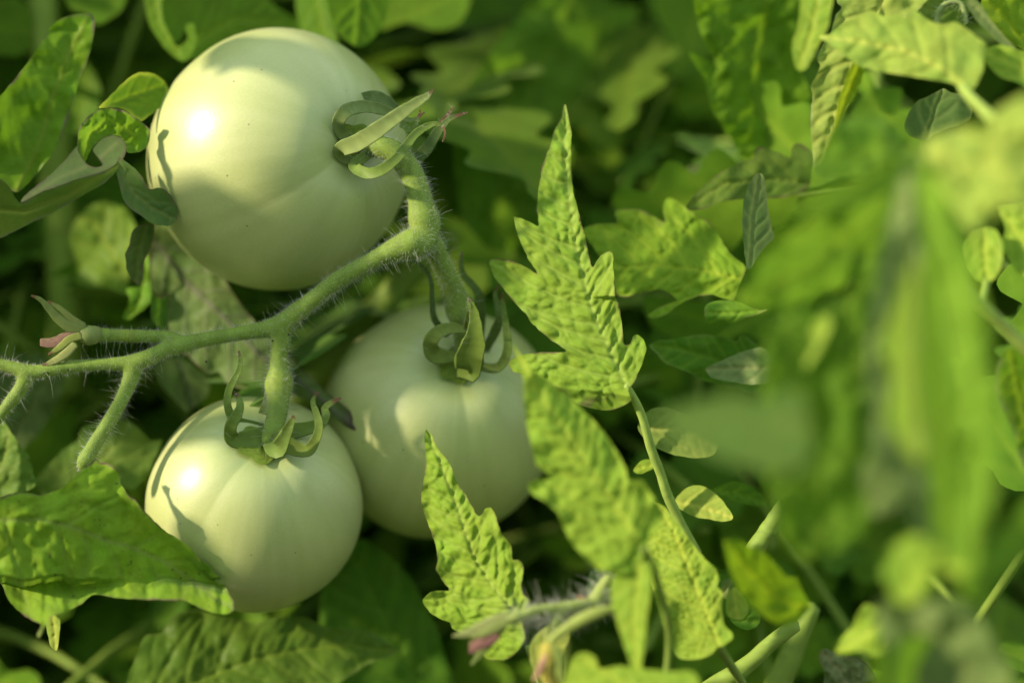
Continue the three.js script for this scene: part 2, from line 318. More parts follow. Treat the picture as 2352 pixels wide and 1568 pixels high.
function fruit(label, cx, cy, cz, r, axis, { squash = 0.97, ribs = 5, ribA = 0.012, twist = 0, dimple = 0.13, flatS = 0 } = {}) {
  const c = at(cx, cy, cz), R = r * TAN * (D0 - cz / 1000) / 784, A = camAxis(...axis), o = thing('green_tomato', label, 'tomato', c, 'green tomatoes of the truss');
  const X = new THREE.Vector3().crossVectors(A, camAxis(0, 0, 1)).normalize(), Y = new THREE.Vector3().crossVectors(A, X);
  const shape = (th, ph) => {                                    // th from the stalk, ph round it
    const rib = ribA * (Math.abs(Math.cos((ph * ribs + twist) / 2)) - 0.6) * (0.35 + 0.65 * Math.pow(Math.max(0, Math.cos(th / 2)), 2)) * sstep(0.05, 0.5, th) + 0.006 * Math.sin(ph * 2 + twist * 2 + 1) * Math.sin(th);
    let q = R * (1 + rib + 0.006 * Math.sin(ph * 3 + 2 * th + twist)), h = Math.cos(th) * q * squash - R * dimple * Math.exp(-((th / 0.30) ** 2));
    const w = Math.sin(th) * q;
    return c.clone().addScaledVector(A, h).addScaledVector(X, Math.cos(ph) * w).addScaledVector(Y, Math.sin(ph) * w);
  };
  const nu = 192, nv = 128, pos = [], uv = [], col = [], idx = [];
  for (let j = 0; j <= nv; j++) for (let i = 0; i <= nu; i++) {
    const th = j / nv * Math.PI, ph = i / nu * 2 * Math.PI, p = shape(th, ph); pos.push(p.x, p.y, p.z); uv.push(i / nu, 1 - j / nv);
    const k = Math.exp(-((th / 0.55) ** 2)) * (0.8 + 0.3 * noise(Math.cos(ph) * 4 + 5, Math.sin(ph) * 4, 3));   // greener shoulders
    col.push(1 - 0.22 * k, 1 - 0.10 * k, 1 - 0.18 * k);
  }
  for (let j = 0; j < nv; j++) for (let i = 0; i < nu; i++) { const a = j * (nu + 1) + i; idx.push(a, a + nu + 1, a + 1, a + 1, a + nu + 1, a + nu + 2); }
  const g = new THREE.BufferGeometry();
  g.setAttribute('position', new THREE.Float32BufferAttribute(pos, 3)); g.setAttribute('uv', new THREE.Float32BufferAttribute(uv, 2)); g.setAttribute('color', new THREE.Float32BufferAttribute(col, 3)); g.setIndex(idx); g.computeVertexNormals();
  const N = g.attributes.normal; for (let j = 0; j <= nv; j++) { const a = j * (nu + 1), b = a + nu; for (const q of ['X', 'Y', 'Z']) { const m = (N['get' + q](a) + N['get' + q](b)) / 2; N['set' + q](a, m); N['set' + q](b, m); } }
  part(o, 'fruit_body', g, skin);
  return { o, c, R, A, X, Y, shape };
}
// a calyx: a star-shaped cap lying on the shoulder and its sepals
function calyx(F, spread, lobes, sepals, phase = 0) {
  const nu = 60, nv = 14, pos = [], col = [], idx = [];
  for (let j = 0; j <= nv; j++) for (let i = 0; i <= nu; i++) {
    const ph = i / nu * 2 * Math.PI, e = spread * (0.88 + 0.12 * Math.cos(ph * lobes + phase)), th = 0.02 + e * j / nv, p = F.shape(th, ph), out = p.clone().sub(F.c).normalize();
    p.addScaledVector(out, F.R * (0.028 * (1 - (j / nv) ** 2) + 0.018 + 0.02 * (j / nv) ** 3)); pos.push(p.x, p.y, p.z);
    const m = 1 + 0.25 * noise(i * 0.8, j, 4); col.push(0.16 * m, 0.25 * m, 0.03 * m);
  }
  for (let j = 0; j < nv; j++) for (let i = 0; i < nu; i++) { const a = j * (nu + 1) + i; idx.push(a, a + nu + 1, a + 1, a + 1, a + nu + 1, a + nu + 2); }
  const g = new THREE.BufferGeometry(); g.setAttribute('position', new THREE.Float32BufferAttribute(pos, 3)); g.setAttribute('color', new THREE.Float32BufferAttribute(col, 3)); g.setIndex(idx); g.computeVertexNormals();
  const cal = part(F.o, 'calyx', g, M.sepal, F.o);
  sepals.forEach((s, i) => {
    const q = rod(s.p, { sides: 12, sub: 6, flatness: s.f ?? 0.17, hollow: s.h ?? 0.3, color: s.c ?? [0.155, 0.25, 0.045], tip: s.tip === 0 ? null : BROWN, tipAt: s.tip ?? 0.93, seed: i + 3, rough: 0.06, lay: s.lay });
    const hg = hairs(q, s.hn ?? 60, 0.0016, 0.00003, 90 + i);
    const m = part(cal, 'sepal', q, M.sepal, F.o);
    const h = part(cal, 'sepal_hairs', hg, M.hair, F.o); h.userData.kind = 'stuff';
  });
}
const T1 = fruit('largest green tomato, at the top, sunlit on its upper side', 640, 368, -20, 298, [0.70, 0.06, 0.71], { squash: 1.0, ribs: 4, ribA: 0.028, twist: 0.9 });
const T2 = fruit('shaded green tomato behind the lobed leaf tip, with upright sepals', 1008, 968, -37, 268, [0.19, 0.53, 0.83], { squash: 1.0, ribs: 5, ribA: 0.026, twist: 2.2 });
const T3 = fruit('smallest green tomato, lowest in the cluster, with two bright sun glints', 586, 1157, -13, 246, [0.16, 0.62, 0.76], { squash: 1.02, ribs: 5, ribA: 0.021, twist: 0.4 });

const sp = (c, r, z, pts, w, ex) => ({ p: tl(c, r, pts).map(([x, y], i) => [x, y, Array.isArray(z) ? z[Math.min(i, z.length - 1)] : z, w[i] * 0.345]), ...ex });
calyx(T1, 0.15, 5, [
  sp(1, 0, [4, 5, 9, 13, 16, 17, 17, 17, 17], [[150, 1090], [50, 1065], [18, 1010], [140, 955], [260, 880], [400, 780], [530, 690], [600, 645], [640, 602]], [20, 36, 52, 60, 56, 46, 34, 22, 7], { c: [0.23, 0.32, 0.09] }),
  sp(1, 0, [2, 6, 9, 10, 9, 7, 4, 2, 2, 2], [[150, 960], [30, 900], [8, 810], [60, 745], [140, 718], [240, 722], [340, 750], [440, 795], [510, 803], [585, 755]], [36, 40, 44, 46, 44, 40, 34, 22, 12, 5], { c: [0.20, 0.29, 0.085] }),
  sp(1, 0, [-2, -1, 0, 0, -2], [[90, 730], [170, 660], [270, 655], [370, 715], [470, 840]], [26, 38, 42, 36, 14], { c: [0.13, 0.21, 0.06], tip: 0 }),
  sp(1, 0, [4, 8, 12, 14, 14, 12, 10, 9, 9, 9, 10, 10], [[200, 1040], [110, 1110], [200, 1165], [300, 1140], [390, 1070], [460, 985], [520, 905], [600, 850], [660, 830], [705, 850], [722, 900], [706, 950]], [34, 40, 40, 38, 34, 30, 28, 24, 16, 8, 7, 5], { tip: 0.8 }),
  sp(1, 0, [0, 0, 1, 2, 3, 4, 4], [[440, 1090], [520, 1070], [590, 1010], [650, 920], [710, 840], [760, 795], [870, 755]], [30, 40, 42, 36, 24, 16, 6], { c: [0.12, 0.20, 0.055], tip: 0.88 }),
  sp(1, 0, [1, 2, 2], [[690, 830], [735, 775], [782, 718]], [14, 10, 5], { tip: 0.2, c: [0.2, 0.13, 0.06] }),
  sp(1, 0, [2, 3, 3, 3], [[430, 830], [500, 870], [540, 800], [556, 735]], [26, 20, 10, 5], { tip: 0.7 }),
]);
calyx(T2, 0.15, 6, [
  sp(1, 1, [-16, -12, -9, -7, -6, -6, -6, -8], [[740, 740], [690, 690], [648, 620], [635, 510], [632, 400], [600, 310], [530, 250], [400, 215]], [20, 24, 22, 18, 15, 13, 11, 6], { c: [0.10, 0.17, 0.045], tip: 0 }),
  sp(1, 1, [-12, -8, -4, -3, -3, -3, -3], [[840, 880], [655, 870], [625, 780], [685, 715], [765, 692], [845, 702], [885, 722]], [24, 58, 50, 44, 38, 22, 8], { c: [0.20, 0.29, 0.06], tip: 0.95 }),
  sp(1, 1, [-12, -4, -1, 1, 2, 2, 2, 2], [[850, 900], [880, 985], [888, 900], [915, 800], [925, 700], [922, 610], [905, 540], [880, 490]], [30, 84, 98, 82, 52, 34, 20, 7], { c: [0.15, 0.235, 0.035], h: 0.35 }),
  sp(1, 1, [-4, 0, 2, 2], [[868, 720], [878, 640], [885, 560], [876, 490]], [26, 22, 15, 5], { c: [0.17, 0.25, 0.05], tip: 0.96 }),
  sp(1, 1, [-16, -14, -12, -12, -12, -12, -12], [[930, 800], [958, 640], [955, 480], [900, 395], [848, 335], [830, 255], [838, 178]], [44, 36, 30, 26, 20, 15, 6], { c: [0.11, 0.185, 0.04] }),
  sp(1, 1, [-12, -7, -5, -5, -5, -5], [[880, 930], [1080, 955], [1140, 850], [1137, 720], [1120, 590], [1104, 455]], [28, 32, 32, 26, 20, 8], { c: [0.16, 0.25, 0.05] }),
  sp(1, 1, [-16, -12, -10, -10, -10, -10], [[990, 840], [1065, 700], [1088, 620], [1068, 520], [1060, 450], [1082, 403]], [30, 34, 26, 18, 12, 5], { c: [0.13, 0.21, 0.05], tip: 0.82 }),
]);
calyx(T3, 0.2, 5, [
  sp(0, 1, [2, 4, 5, 5, 5, 5, 5, 5], [[1780, 1400], [1570, 1300], [1530, 1220], [1532, 1130], [1562, 1055], [1600, 985], [1613, 920], [1604, 845]], [60, 34, 26, 26, 24, 20, 15, 6]),
  sp(0, 1, [6, 9, 12, 13, 13, 12, 12], [[1790, 1420], [1575, 1440], [1548, 1360], [1590, 1280], [1612, 1215], [1603, 1160], [1572, 1118]], [70, 56, 42, 36, 26, 18, 7], { tip: 0.86 }),
  sp(0, 1, [8, 12, 16, 18, 19], [[1810, 1440], [1860, 1510], [1925, 1395], [1955, 1325], [1974, 1284]], [60, 66, 40, 26, 14], { tip: 0.93, h: 0.35 }),
  sp(0, 1, [9, 11, 13, 13, 12, 11, 11, 11], [[1850, 1440], [2060, 1515], [2125, 1430], [2143, 1340], [2125, 1262], [2102, 1195], [2115, 1145], [2150, 1117]], [70, 44, 32, 28, 24, 18, 11, 6], { tip: 0.84, c: [0.19, 0.28, 0.05] }),
  sp(0, 1, [4, 4, 4, 3, 3, 3], [[1880, 1400], [2150, 1335], [2190, 1280], [2182, 1235], [2215, 1200], [2290, 1162]], [60, 38, 28, 24, 20, 8], { tip: 0.86 }),
  sp(0, 1, [0, 0, 0, 0], [[1730, 1370], [1765, 1260], [1788, 1170], [1795, 1095]], [40, 28, 18, 8], { tip: 0, c: [0.13, 0.21, 0.05] }),
]);

// ------------------------------------------------------------------ fruit truss: the forked stalk that carries the tomatoes
{
  const o = thing('fruit_truss_stalk', 'hairy green forked stalk that carries the three tomatoes', 'stalk', at(938, 545, 4));
  const L = (c, r, a) => tl(c, r, a.map(([x, y, z, w]) => [x, y, z, w * 0.315]));
  const main = [...L(1, 1, [[560, 110, 6, 92], [490, 130, 7, 84], [420, 155, 7, 66], [330, 190, 7, 54], [150, 290, 6, 50], [0, 375, 5, 50]]), ...L(0, 1, [[2120, 490, 4, 50], [1990, 590, 3, 54], [1890, 670, 2, 58], [1780, 700, 1, 46], [1500, 745, 1, 40], [1300, 785, 1, 40], [1200, 810, 2, 42], [1090, 845, 2, 38], [985, 895, 3, 40], [890, 925, 3, 42], [700, 935, 4, 31], [500, 950, 5, 31], [330, 975, 6, 31], [190, 990, 6, 38], [90, 960, 6, 30], [-60, 925, 6, 28]])];
  const lines = [main,
    L(0, 1, [[1880, 690, 2, 60], [1885, 770, 2, 44], [1872, 880, 2, 42], [1873, 985, 2, 48], [1874, 1060, 2, 78], [1872, 1088, 2, 72], [1872, 1120, 3, 56], [1868, 1220, 4, 56], [1845, 1340, 5, 54], [1815, 1450, 6, 60]]),          // to the lowest tomato
    L(0, 1, [[1230, 800, 1, 34], [1130, 755, 0, 30], [1000, 748, 0, 28], [870, 745, 1, 30], [740, 740, 2, 28], [640, 738, 3, 34]]),                                            // to the withered flower
    L(0, 1, [[895, 945, 3, 44], [880, 1020, 3, 36], [845, 1110, 4, 32], [790, 1220, 5, 32], [725, 1330, 6, 32], [655, 1440, 7, 34], [590, 1550, 8, 36], [560, 1610, 8, 40]]),
    L(0, 1, [[185, 1000, 6, 36], [130, 1110, 6, 32], [60, 1200, 6, 30], [-40, 1330, 6, 28]]),
    [...L(1, 1, [[560, 110, 5, 92], [595, 30, 5, 74]]), ...L(1, 0, [[578, 1465, 5, 92], [560, 1370, 5, 66], [540, 1280, 5, 62], [505, 1180, 5, 62], [450, 1095, 5, 64], [380, 1020, 5, 62], [280, 985, 4, 62], [180, 985, 0, 64]])],   // to the top tomato
    L(1, 1, [[570, 110, 4, 74], [630, 120, 2, 60], [690, 240, -2, 52], [740, 350, -5, 50], [790, 460, -8, 58], [808, 550, -10, 72], [815, 585, -10, 64], [825, 640, -11, 46], [838, 760, -14, 44], [850, 900, -16, 46]]),   // to the shaded tomato
  ];
  const knobs = [at(640 - 0, 882, 3), at(290, 771, 1), at(955, 520, 5), at(938, 552, 5)];
  const g = forked(lines, { paint: (x, y, z) => { let k = 0; for (const p of knobs) k = Math.max(k, Math.exp(-(((p.x - x) ** 2 + (p.y - y) ** 2 + (p.z - z) ** 2) / 0.0000075))); const c = G.stem; return [c[0] * (1 + 0.35 * k), c[1] * (1 + 0.12 * k), c[2]]; } });
  for (const [x, y, z] of [[697, 736, 5], [472, 830, 4], [108, 856, 8], [625, 782, 5], [662, 768, 5], [258, 918, 7], [155, 850, 8]]) part(o, 'dark_speck', rod([[x - 2, y - 1, z, 0.8], [x, y, z + 0.1, 2.4], [x + 3, y + 2, z, 0.8]], { color: [0.03, 0.022, 0.018], sides: 6, sub: 2 }), M.dry);
  const hg = hairs(g, 2600, 0.0034, 0.000028, 11);
  part(o, 'stalk', g, M.stem);
  const h = part(o, 'stalk_hairs', hg, M.hair); h.userData.kind = 'stuff';
  const fuzz = hairs(forkedFuzz(g), 20000, 0.0008, 0.000028, 12); const f = part(o, 'stalk_fuzz', fuzz, M.hair); f.userData.kind = 'stuff';
}
function forkedFuzz(g) { const t = new THREE.BufferGeometry(), b = scene.getObjectByName('fruit_truss_stalk').position, p = g.attributes.position.clone(); for (let i = 0; i < p.count; i++) p.setXYZ(i, p.getX(i) + b.x, p.getY(i) + b.y, p.getZ(i) + b.z); t.setAttribute('position', p); t.setAttribute('normal', g.attributes.normal); return t; }
// withered flower at the end of the side branch
{
  const o = thing('withered_flower', 'withered flower with brown petals at the end of a hairy side stalk', 'flower', at(208, 770, 4));
  const S = (z, pts, w, ex = {}) => rod(tl(0, 1, pts).map(([x, y], i) => [x, y, z + (ex.dz ?? 0) * i, w[i] * 0.3418]), { sides: 9, flatness: 0.4, hollow: 0.2, color: [0.17, 0.235, 0.06], ...ex });
  const hub = rod(tl(0, 1, [[690, 738, 3], [640, 736, 4], [590, 742, 5], [545, 735, 5]]).map(([x, y, z], i) => [x, y, z, [28, 62, 68, 50][i] * 0.3418]), { color: [0.19, 0.25, 0.07] });
  const hh = hairs(hub, 260, 0.0036, 0.000028, 33);
  part(o, 'hub', hub, M.stem); part(o, 'hub_hairs', hh, M.hair).userData.kind = 'stuff';
  part(o, 'sepal', S(6, [[570, 690], [480, 690], [400, 640], [330, 565], [268, 500], [208, 474]], [36, 38, 34, 26, 16, 8], { tip: BROWN }), M.sepal);
  part(o, 'sepal', S(2, [[560, 680], [470, 620], [400, 560], [320, 512]], [24, 24, 18, 7], { tip: BROWN }), M.sepal);
  part(o, 'sepal', S(7, [[540, 745], [470, 765], [410, 815], [325, 870]], [26, 30, 26, 9], { color: [0.25, 0.32, 0.07], tip: BROWN }), M.sepal);
  part(o, 'sepal', S(7, [[500, 800], [445, 860], [380, 905], [285, 945]], [28, 32, 26, 12], { color: [0.30, 0.35, 0.11], tip: BROWN }), M.sepal);
  for (let i = 0; i < 3; i++) part(o, 'petal', S(5 + i, [[540, 725 + i * 6], [455, 735 + i * 10], [390, 765 + i * 12], [330, 780 + i * 12], [270, 775 + i * 14]], [18, 26, 24, 20, 12], { color: [0.19, 0.135 - 0.012 * i, 0.075], flatness: 0.25, rough: 0.15, seed: i }), M.dry);
}

// ------------------------------------------------------------------ leaves in focus beside the fruit
const cat = (...a) => [].concat(...a);
{ // compound leaf in front of the shaded tomato
  const mid = cat(tl(1, 1, [[1950, 1090], [1900, 980], [1850, 880], [1800, 770], [1750, 660], [1710, 560], [1680, 450], [1650, 330], [1620, 200], [1592, 60], [1562, -150], [1538, -330], [1530, -512], [1530, -700], [1527, -815]]));
  const out = tl(1, 1, [[1530, -822], [1512, -770], [1500, -712], [1470, -662], [1445, -592], [1420, -512], [1385, -432], [1370, -362], [1355, -272], [1345, -192], [1335, -112], [1345, -62], [1352, 5], [1300, -20], [1250, -38], [1190, -58], [1188, -30], [1195, 10], [1215, 80], [1250, 160], [1290, 240], [1345, 328], [1270, 285], [1200, 250], [1130, 230], [1070, 224], [1022, 238], [1022, 270], [1050, 340], [1090, 400], [1140, 460], [1200, 530], [1260, 590], [1300, 650], [1360, 710], [1430, 770], [1490, 810], [1535, 848], [1470, 855], [1380, 853], [1290, 862], [1220, 880], [1165, 905], [1148, 935], [1180, 985], [1290, 1020], [1400, 1060], [1500, 1110], [1560, 1160], [1620, 1205], [1690, 1228], [1760, 1243], [1850, 1240], [1920, 1215], [1985, 1165], [1955, 1100], [1985, 1070], [2010, 1020], [2040, 950], [2065, 880], [2080, 830], [2060, 770], [2020, 738], [1985, 745], [1965, 795], [1930, 800], [1920, 740], [1908, 640], [1895, 540], [1868, 480], [1862, 420], [1856, 300], [1850, 200], [1830, 178], [1780, 195], [1740, 240], [1715, 290], [1700, 240], [1680, 150], [1660, 60], [1640, -20], [1610, -130], [1590, -200], [1577, -310], [1570, -430], [1568, -530], [1574, -610], [1560, -690], [1546, -760]]);
  const Y = (v) => TY[1] + v * 0.3418, X = (v) => TX[1] + v * 0.3418;
  const small = (o) => ({ mat: M.youngOrLit, color: G.youngOrLit, pucker: 0.22, cell: 22, secStep: 34, midA: 0.3, ...o });
  leafThing('bright green lobed leaf pointing up beside the shaded tomato, crinkled and sunlit', [
    { mid, out, z: 13, gx: 3.2, gy: 1.4, foldL: 0.5, foldR: -4.0, pucker: 0.8, cell: 33, secA: 0.65, secW: 5, secC: 0.5, secStep: 46, secAngle: 0.95, midW: 6, midA: 0.5, wave: 1.1, step: 3.2, color: G.youngOrLit, rim: RIM, rimW: 3.2, mat: M.youngOrLit, seed: 101,
      vein: [0.34, 0.50, 0.08], tint: (x, y) => { const k = sstep(Y(1130), Y(1200), y) * sstep(0.1, 0.6, noise(x / 30, y / 9, 77)); return [[0.16, 0.10, 0.09], 0.6 * k]; }, zf: (x, y) => (x > X(1700) && y < Y(480) && y > Y(150) ? 0.06 * (x - X(1700)) : 0) - 0.10 * Math.max(0, y - Y(1090) - (x - X(1500)) * 0.12) * (x < X(1990) ? 1 : 0),
    },
    { rod: cat(tl(1, 1, [[1940, 1075], [2000, 1180], [2050, 1290], [2090, 1440], [2130, 1562]]), tl(1, 2, [[2170, 150], [2210, 280], [2255, 385], [2320, 520], [2420, 700]])).map(([x, y], i) => [x, y, 12 - i * 1.5, [9, 9.5, 10, 10.5, 11, 11, 11.5, 12, 12, 12][i]]), color: [0.25, 0.37, 0.07], mid: [] },
    small({ mid: [[1648, 1030], [1560, 985], [1475, 985]].reverse(), out: [[1464, 980], [1480, 952], [1496, 940], [1520, 934], [1560, 945], [1620, 975], [1650, 1010], [1640, 1045], [1600, 1052], [1550, 1045], [1505, 1028], [1478, 1005]], z: 4, gx: 2, gy: 2, seed: 5, color: [0.22, 0.33, 0.06] }),
    small({ mid: tl(1, 2, [[2150, 88], [2070, 110], [1985, 135]]), out: tl(1, 2, [[1985, 135], [2020, 90], [2070, 60], [2110, 65], [2150, 90], [2110, 130], [2050, 157], [2010, 157]]), z: 0, gx: 2, gy: 3, foldL: -3, foldR: -3, seed: 6, step: 2.5, cell: 14 }),
    small({ mid: tl(2, 2, [[10, 350], [80, 360], [150, 372], [260, 405], [392, 452]]), out: tl(2, 2, [[8, 345], [40, 290], [100, 245], [180, 235], [240, 260], [300, 310], [350, 370], [395, 430], [392, 468], [320, 480], [220, 462], [120, 442], [60, 410], [20, 372]]), z: -2, gx: 4, gy: 4, foldL: -2, foldR: -2, secStep: 40, seed: 7, step: 3, color: G.pale }),
    small({ mid: tl(2, 2, [[270, 270], [430, 290], [625, 360]]), out: tl(2, 2, [[265, 265], [340, 225], [420, 210], [500, 230], [580, 290], [630, 365], [560, 375], [480, 365], [400, 345], [330, 325]]), z: -10, gx: -4, gy: -2, seed: 8, color: G.mid }),
  ]);
}
{ // broad leaf behind it
  const out = cat(tl(1, 0, [[1640, 1545], [1740, 1508], [1850, 1500], [1888, 1500], [1866, 1450], [1872, 1408], [1960, 1404], [2040, 1410], [2120, 1450], [2200, 1492], [2188, 1420], [2200, 1350], [2232, 1330], [2290, 1350], [2352, 1400]]), tl(2, 1, [[200, -40], [270, 10], [320, 100], [380, 190], [470, 265], [486, 300], [470, 345], [430, 430], [405, 505], [330, 490], [250, 468], [120, 490], [20, 545]]), tl(1, 1, [[2230, 590], [2140, 625], [2082, 610], [2130, 570], [2230, 525], [2288, 505], [2240, 465], [2180, 432], [2060, 452], [1960, 482], [1880, 472], [1850, 380], [1780, 250], [1700, 120]]));
  leafThing('dark green puckered leaf just behind the sunlit pointed leaf tip', [
    { out, mid: cat(tl(2, 1, [[470, 370], [350, 340], [200, 305], [0, 280]]), tl(1, 1, [[2150, 272], [2000, 275], [1880, 285], [1720, 200]])), z: -6, gx: 2.4, gy: 2.6, foldL: 1.0, foldR: -4.0, pucker: 0.8, cell: 31, secC: 0.5, secA: 0.55, secW: 6, secStep: 60, wave: 1.6, step: 3.6, color: [0.19, 0.35, 0.02], rim: RIM, rimW: 3.2, mat: M.youngOrLit, seed: 120 },
  ]);
  leafThing('small leaf margin rolled into an S under the puckered leaf', [
    { out: tl(2, 1, [[202, 575], [230, 530], [300, 508], [400, 508], [480, 528], [575, 570], [640, 560], [560, 600], [480, 625], [400, 662], [300, 672], [230, 652]]), mid: tl(2, 1, [[640, 560], [420, 590], [205, 590]]), z: -2, cup: -30, gx: 1, gy: 2, color: G.lush, rim: [0.3, 0.36, 0.09], rimW: 5, step: 3 },
  ]);
}
leafThing('dark green leaf with pale net veins below the rolled leaf', [
  { out: cat(tl(1, 1, [[2098, 800], [2150, 780], [2250, 765], [2340, 748]]), tl(2, 1, [[200, 735], [300, 745], [380, 765], [428, 783], [440, 750], [465, 740], [500, 755], [540, 790], [600, 830], [680, 940], [620, 1130], [500, 1130], [400, 1090], [250, 1060], [120, 1000], [0, 950], [-60, 930], [-110, 870], [-160, 820]])), mid: tl(2, 1, [[650, 1080], [450, 960], [250, 890], [50, 830], [-150, 805]]), z: -16, gx: -2.5, gy: -1.0, foldL: 2.5, foldR: 1, color: G.mid, secC: 0.7, rim: [0.22, 0.32, 0.07], wave: 1.5, seed: 131 }]);
leafThing('bluish green leaf with a sunlit tip lying over the net-veined leaf', [
  { out: tl(2, 1, [[208, 965], [250, 940], [300, 920], [400, 875], [500, 840], [600, 823], [680, 900], [660, 1050], [560, 1072], [450, 1066], [330, 1042], [250, 1022]]), mid: tl(2, 1, [[670, 960], [440, 960], [212, 970]]), z: -4, gx: 0.5, gy: 3.0, color: [0.17, 0.26, 0.075], seed: 132, wave: 1.2, mat: M.thick }]);
leafThing('upright narrow leaf between the puckered leaf and the blurred leaves', [
  { out: cat(tl(2, 0, [[575, 1158], [605, 1180], [616, 1230], [622, 1300], [640, 1430], [668, 1562]]), tl(2, 1, [[672, 90], [600, 165], [520, 285], [490, 292], [476, 200], [466, 50]]), tl(2, 0, [[460, 1480], [470, 1350], [490, 1270], [532, 1190]])), mid: cat(tl(2, 1, [[510, 270], [520, 100]]), tl(2, 0, [[530, 1440], [555, 1300], [575, 1165]])), z: 6, gx: -2, gy: 2.5, foldL: 4, foldR: -1, color: [0.13, 0.225, 0.055], rim: [0.2, 0.27, 0.1], seed: 133 }]);
// ------------------------------------------------------------------ lower left
leafThing('large crinkled leaf with a dark-edged tip against the lowest tomato', [
  { out: tl(0, 2, [[-60, 330], [0, 318], [60, 295], [150, 284], [240, 300], [320, 290], [400, 260], [450, 220], [520, 150], [580, 110], [640, 58], [665, 80], [720, 90], [780, 122], [802, 160], [806, 210], [832, 262], [870, 315], [905, 330], [940, 380], [990, 430], [1050, 490], [1110, 545], [1200, 600], [1280, 660], [1350, 730], [1420, 790], [1470, 850], [1510, 900], [1540, 970], [1572, 1020], [1572, 1072], [1540, 1096], [1490, 1105], [1420, 1090], [1340, 1060], [1240, 1015], [1130, 1010], [1000, 1005], [880, 1000], [760, 990], [640, 968], [590, 990], [550, 1030], [470, 1070], [400, 1100], [350, 1115], [300, 1190], [258, 1262], [245, 1242], [268, 1170], [200, 1140], [120, 1080], [50, 1000], [10, 900], [-60, 800]]),
    mid: tl(0, 2, [[-60, 460], [50, 470], [250, 462], [450, 505], [700, 600], [900, 660], [1100, 745], [1300, 880], [1450, 1000], [1565, 1065]]), sec: [tl(0, 2, [[40, 480], [60, 640], [120, 800], [170, 1000], [190, 1100]]), tl(0, 2, [[380, 490], [430, 700], [480, 900], [500, 980]]), tl(0, 2, [[700, 600], [780, 740], [820, 880]]), tl(0, 2, [[900, 660], [1000, 590], [1070, 560]]), tl(0, 2, [[1010, 710], [1030, 800], [1080, 880]]), tl(0, 2, [[1130, 745], [1350, 735]]), tl(0, 2, [[560, 560], [590, 700], [560, 850]]), tl(0, 2, [[450, 500], [640, 380], [790, 310]]), tl(0, 2, [[1300, 880], [1340, 960]])],
    z: 29, gx: -4.6, gy: 0.6, foldL: 0, foldR: 0, pucker: 0.9, cell: 62, secA: 0.6, secW: 5, midA: 0.4, wave: 2.0, waveL: 70, step: 3.8, mat: M.youngOrLit, color: [0.19, 0.35, 0.018], rim: [0.14, 0.08, 0.075], rimW: 4.5, spots: 1, secC: 0.25, seed: 140, vein: [0.21, 0.31, 0.06],
    zf: (x, y, dm, side, along, s) => { const l = TY[2] + 0.3418 * 850 + Math.max(0, x - 440) * 0.22 + 9 * noise(x / 34, 3, 8) + 4 * noise(x / 13, 9, 8); return 0.17 * Math.max(0, y - l) + 0.06 * (x - 330) * sstep(l, l + 18, y) + (y < TY[2] + 150 ? -0.05 * Math.max(0, TY[2] + 110 - y) * 1 : 0) - 0.02 * Math.max(0, 120 - x) + 4.5 * (1 - sstep(0, 24, s)) * sstep(TY[2] + 60, TY[2] + 130, y) * (x > 250 && y < 1330 ? 1 : 0); } },
  { out: tl(0, 2, [[300, 1130], [345, 1105], [400, 1120], [398, 1200], [392, 1290], [375, 1345], [340, 1320], [325, 1270]]), mid: tl(0, 2, [[350, 1110], [365, 1220], [372, 1340]]), z: 12, gx: 6, gy: 1, color: G.pale, step: 3, name: 'leaflet' },
]);
leafThing('big dark leaf in deep shade under the lowest tomato', [
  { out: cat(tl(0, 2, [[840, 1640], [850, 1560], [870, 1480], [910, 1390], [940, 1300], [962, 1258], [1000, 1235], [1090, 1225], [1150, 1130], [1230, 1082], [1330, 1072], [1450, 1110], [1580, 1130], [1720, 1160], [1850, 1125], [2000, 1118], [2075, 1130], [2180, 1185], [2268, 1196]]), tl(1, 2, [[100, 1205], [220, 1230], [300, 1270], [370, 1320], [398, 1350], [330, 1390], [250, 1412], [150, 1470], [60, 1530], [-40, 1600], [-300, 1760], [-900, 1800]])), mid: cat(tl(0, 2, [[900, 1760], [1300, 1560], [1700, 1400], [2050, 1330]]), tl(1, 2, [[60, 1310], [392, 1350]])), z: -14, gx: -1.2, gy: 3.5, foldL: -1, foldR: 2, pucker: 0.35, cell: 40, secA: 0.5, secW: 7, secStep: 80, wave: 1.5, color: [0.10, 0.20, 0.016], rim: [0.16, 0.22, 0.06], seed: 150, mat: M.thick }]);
leafThing('dim leaf blade hanging behind the lowest tomato on its right', [
  { out: tl(1, 2, [[-100, 850], [60, 700], [150, 590], [250, 640], [400, 760], [500, 880], [580, 1020], [650, 1150], [700, 1300], [740, 1450], [780, 1640], [300, 1700], [-100, 1500]]), mid: tl(1, 2, [[600, 1700], [350, 1200], [100, 700]]), z: -48, gx: -3, gy: 1, color: G.mid, secA: 0.6, secW: 8, secStep: 70, wave: 1.5, step: 7, seed: 151 }]);
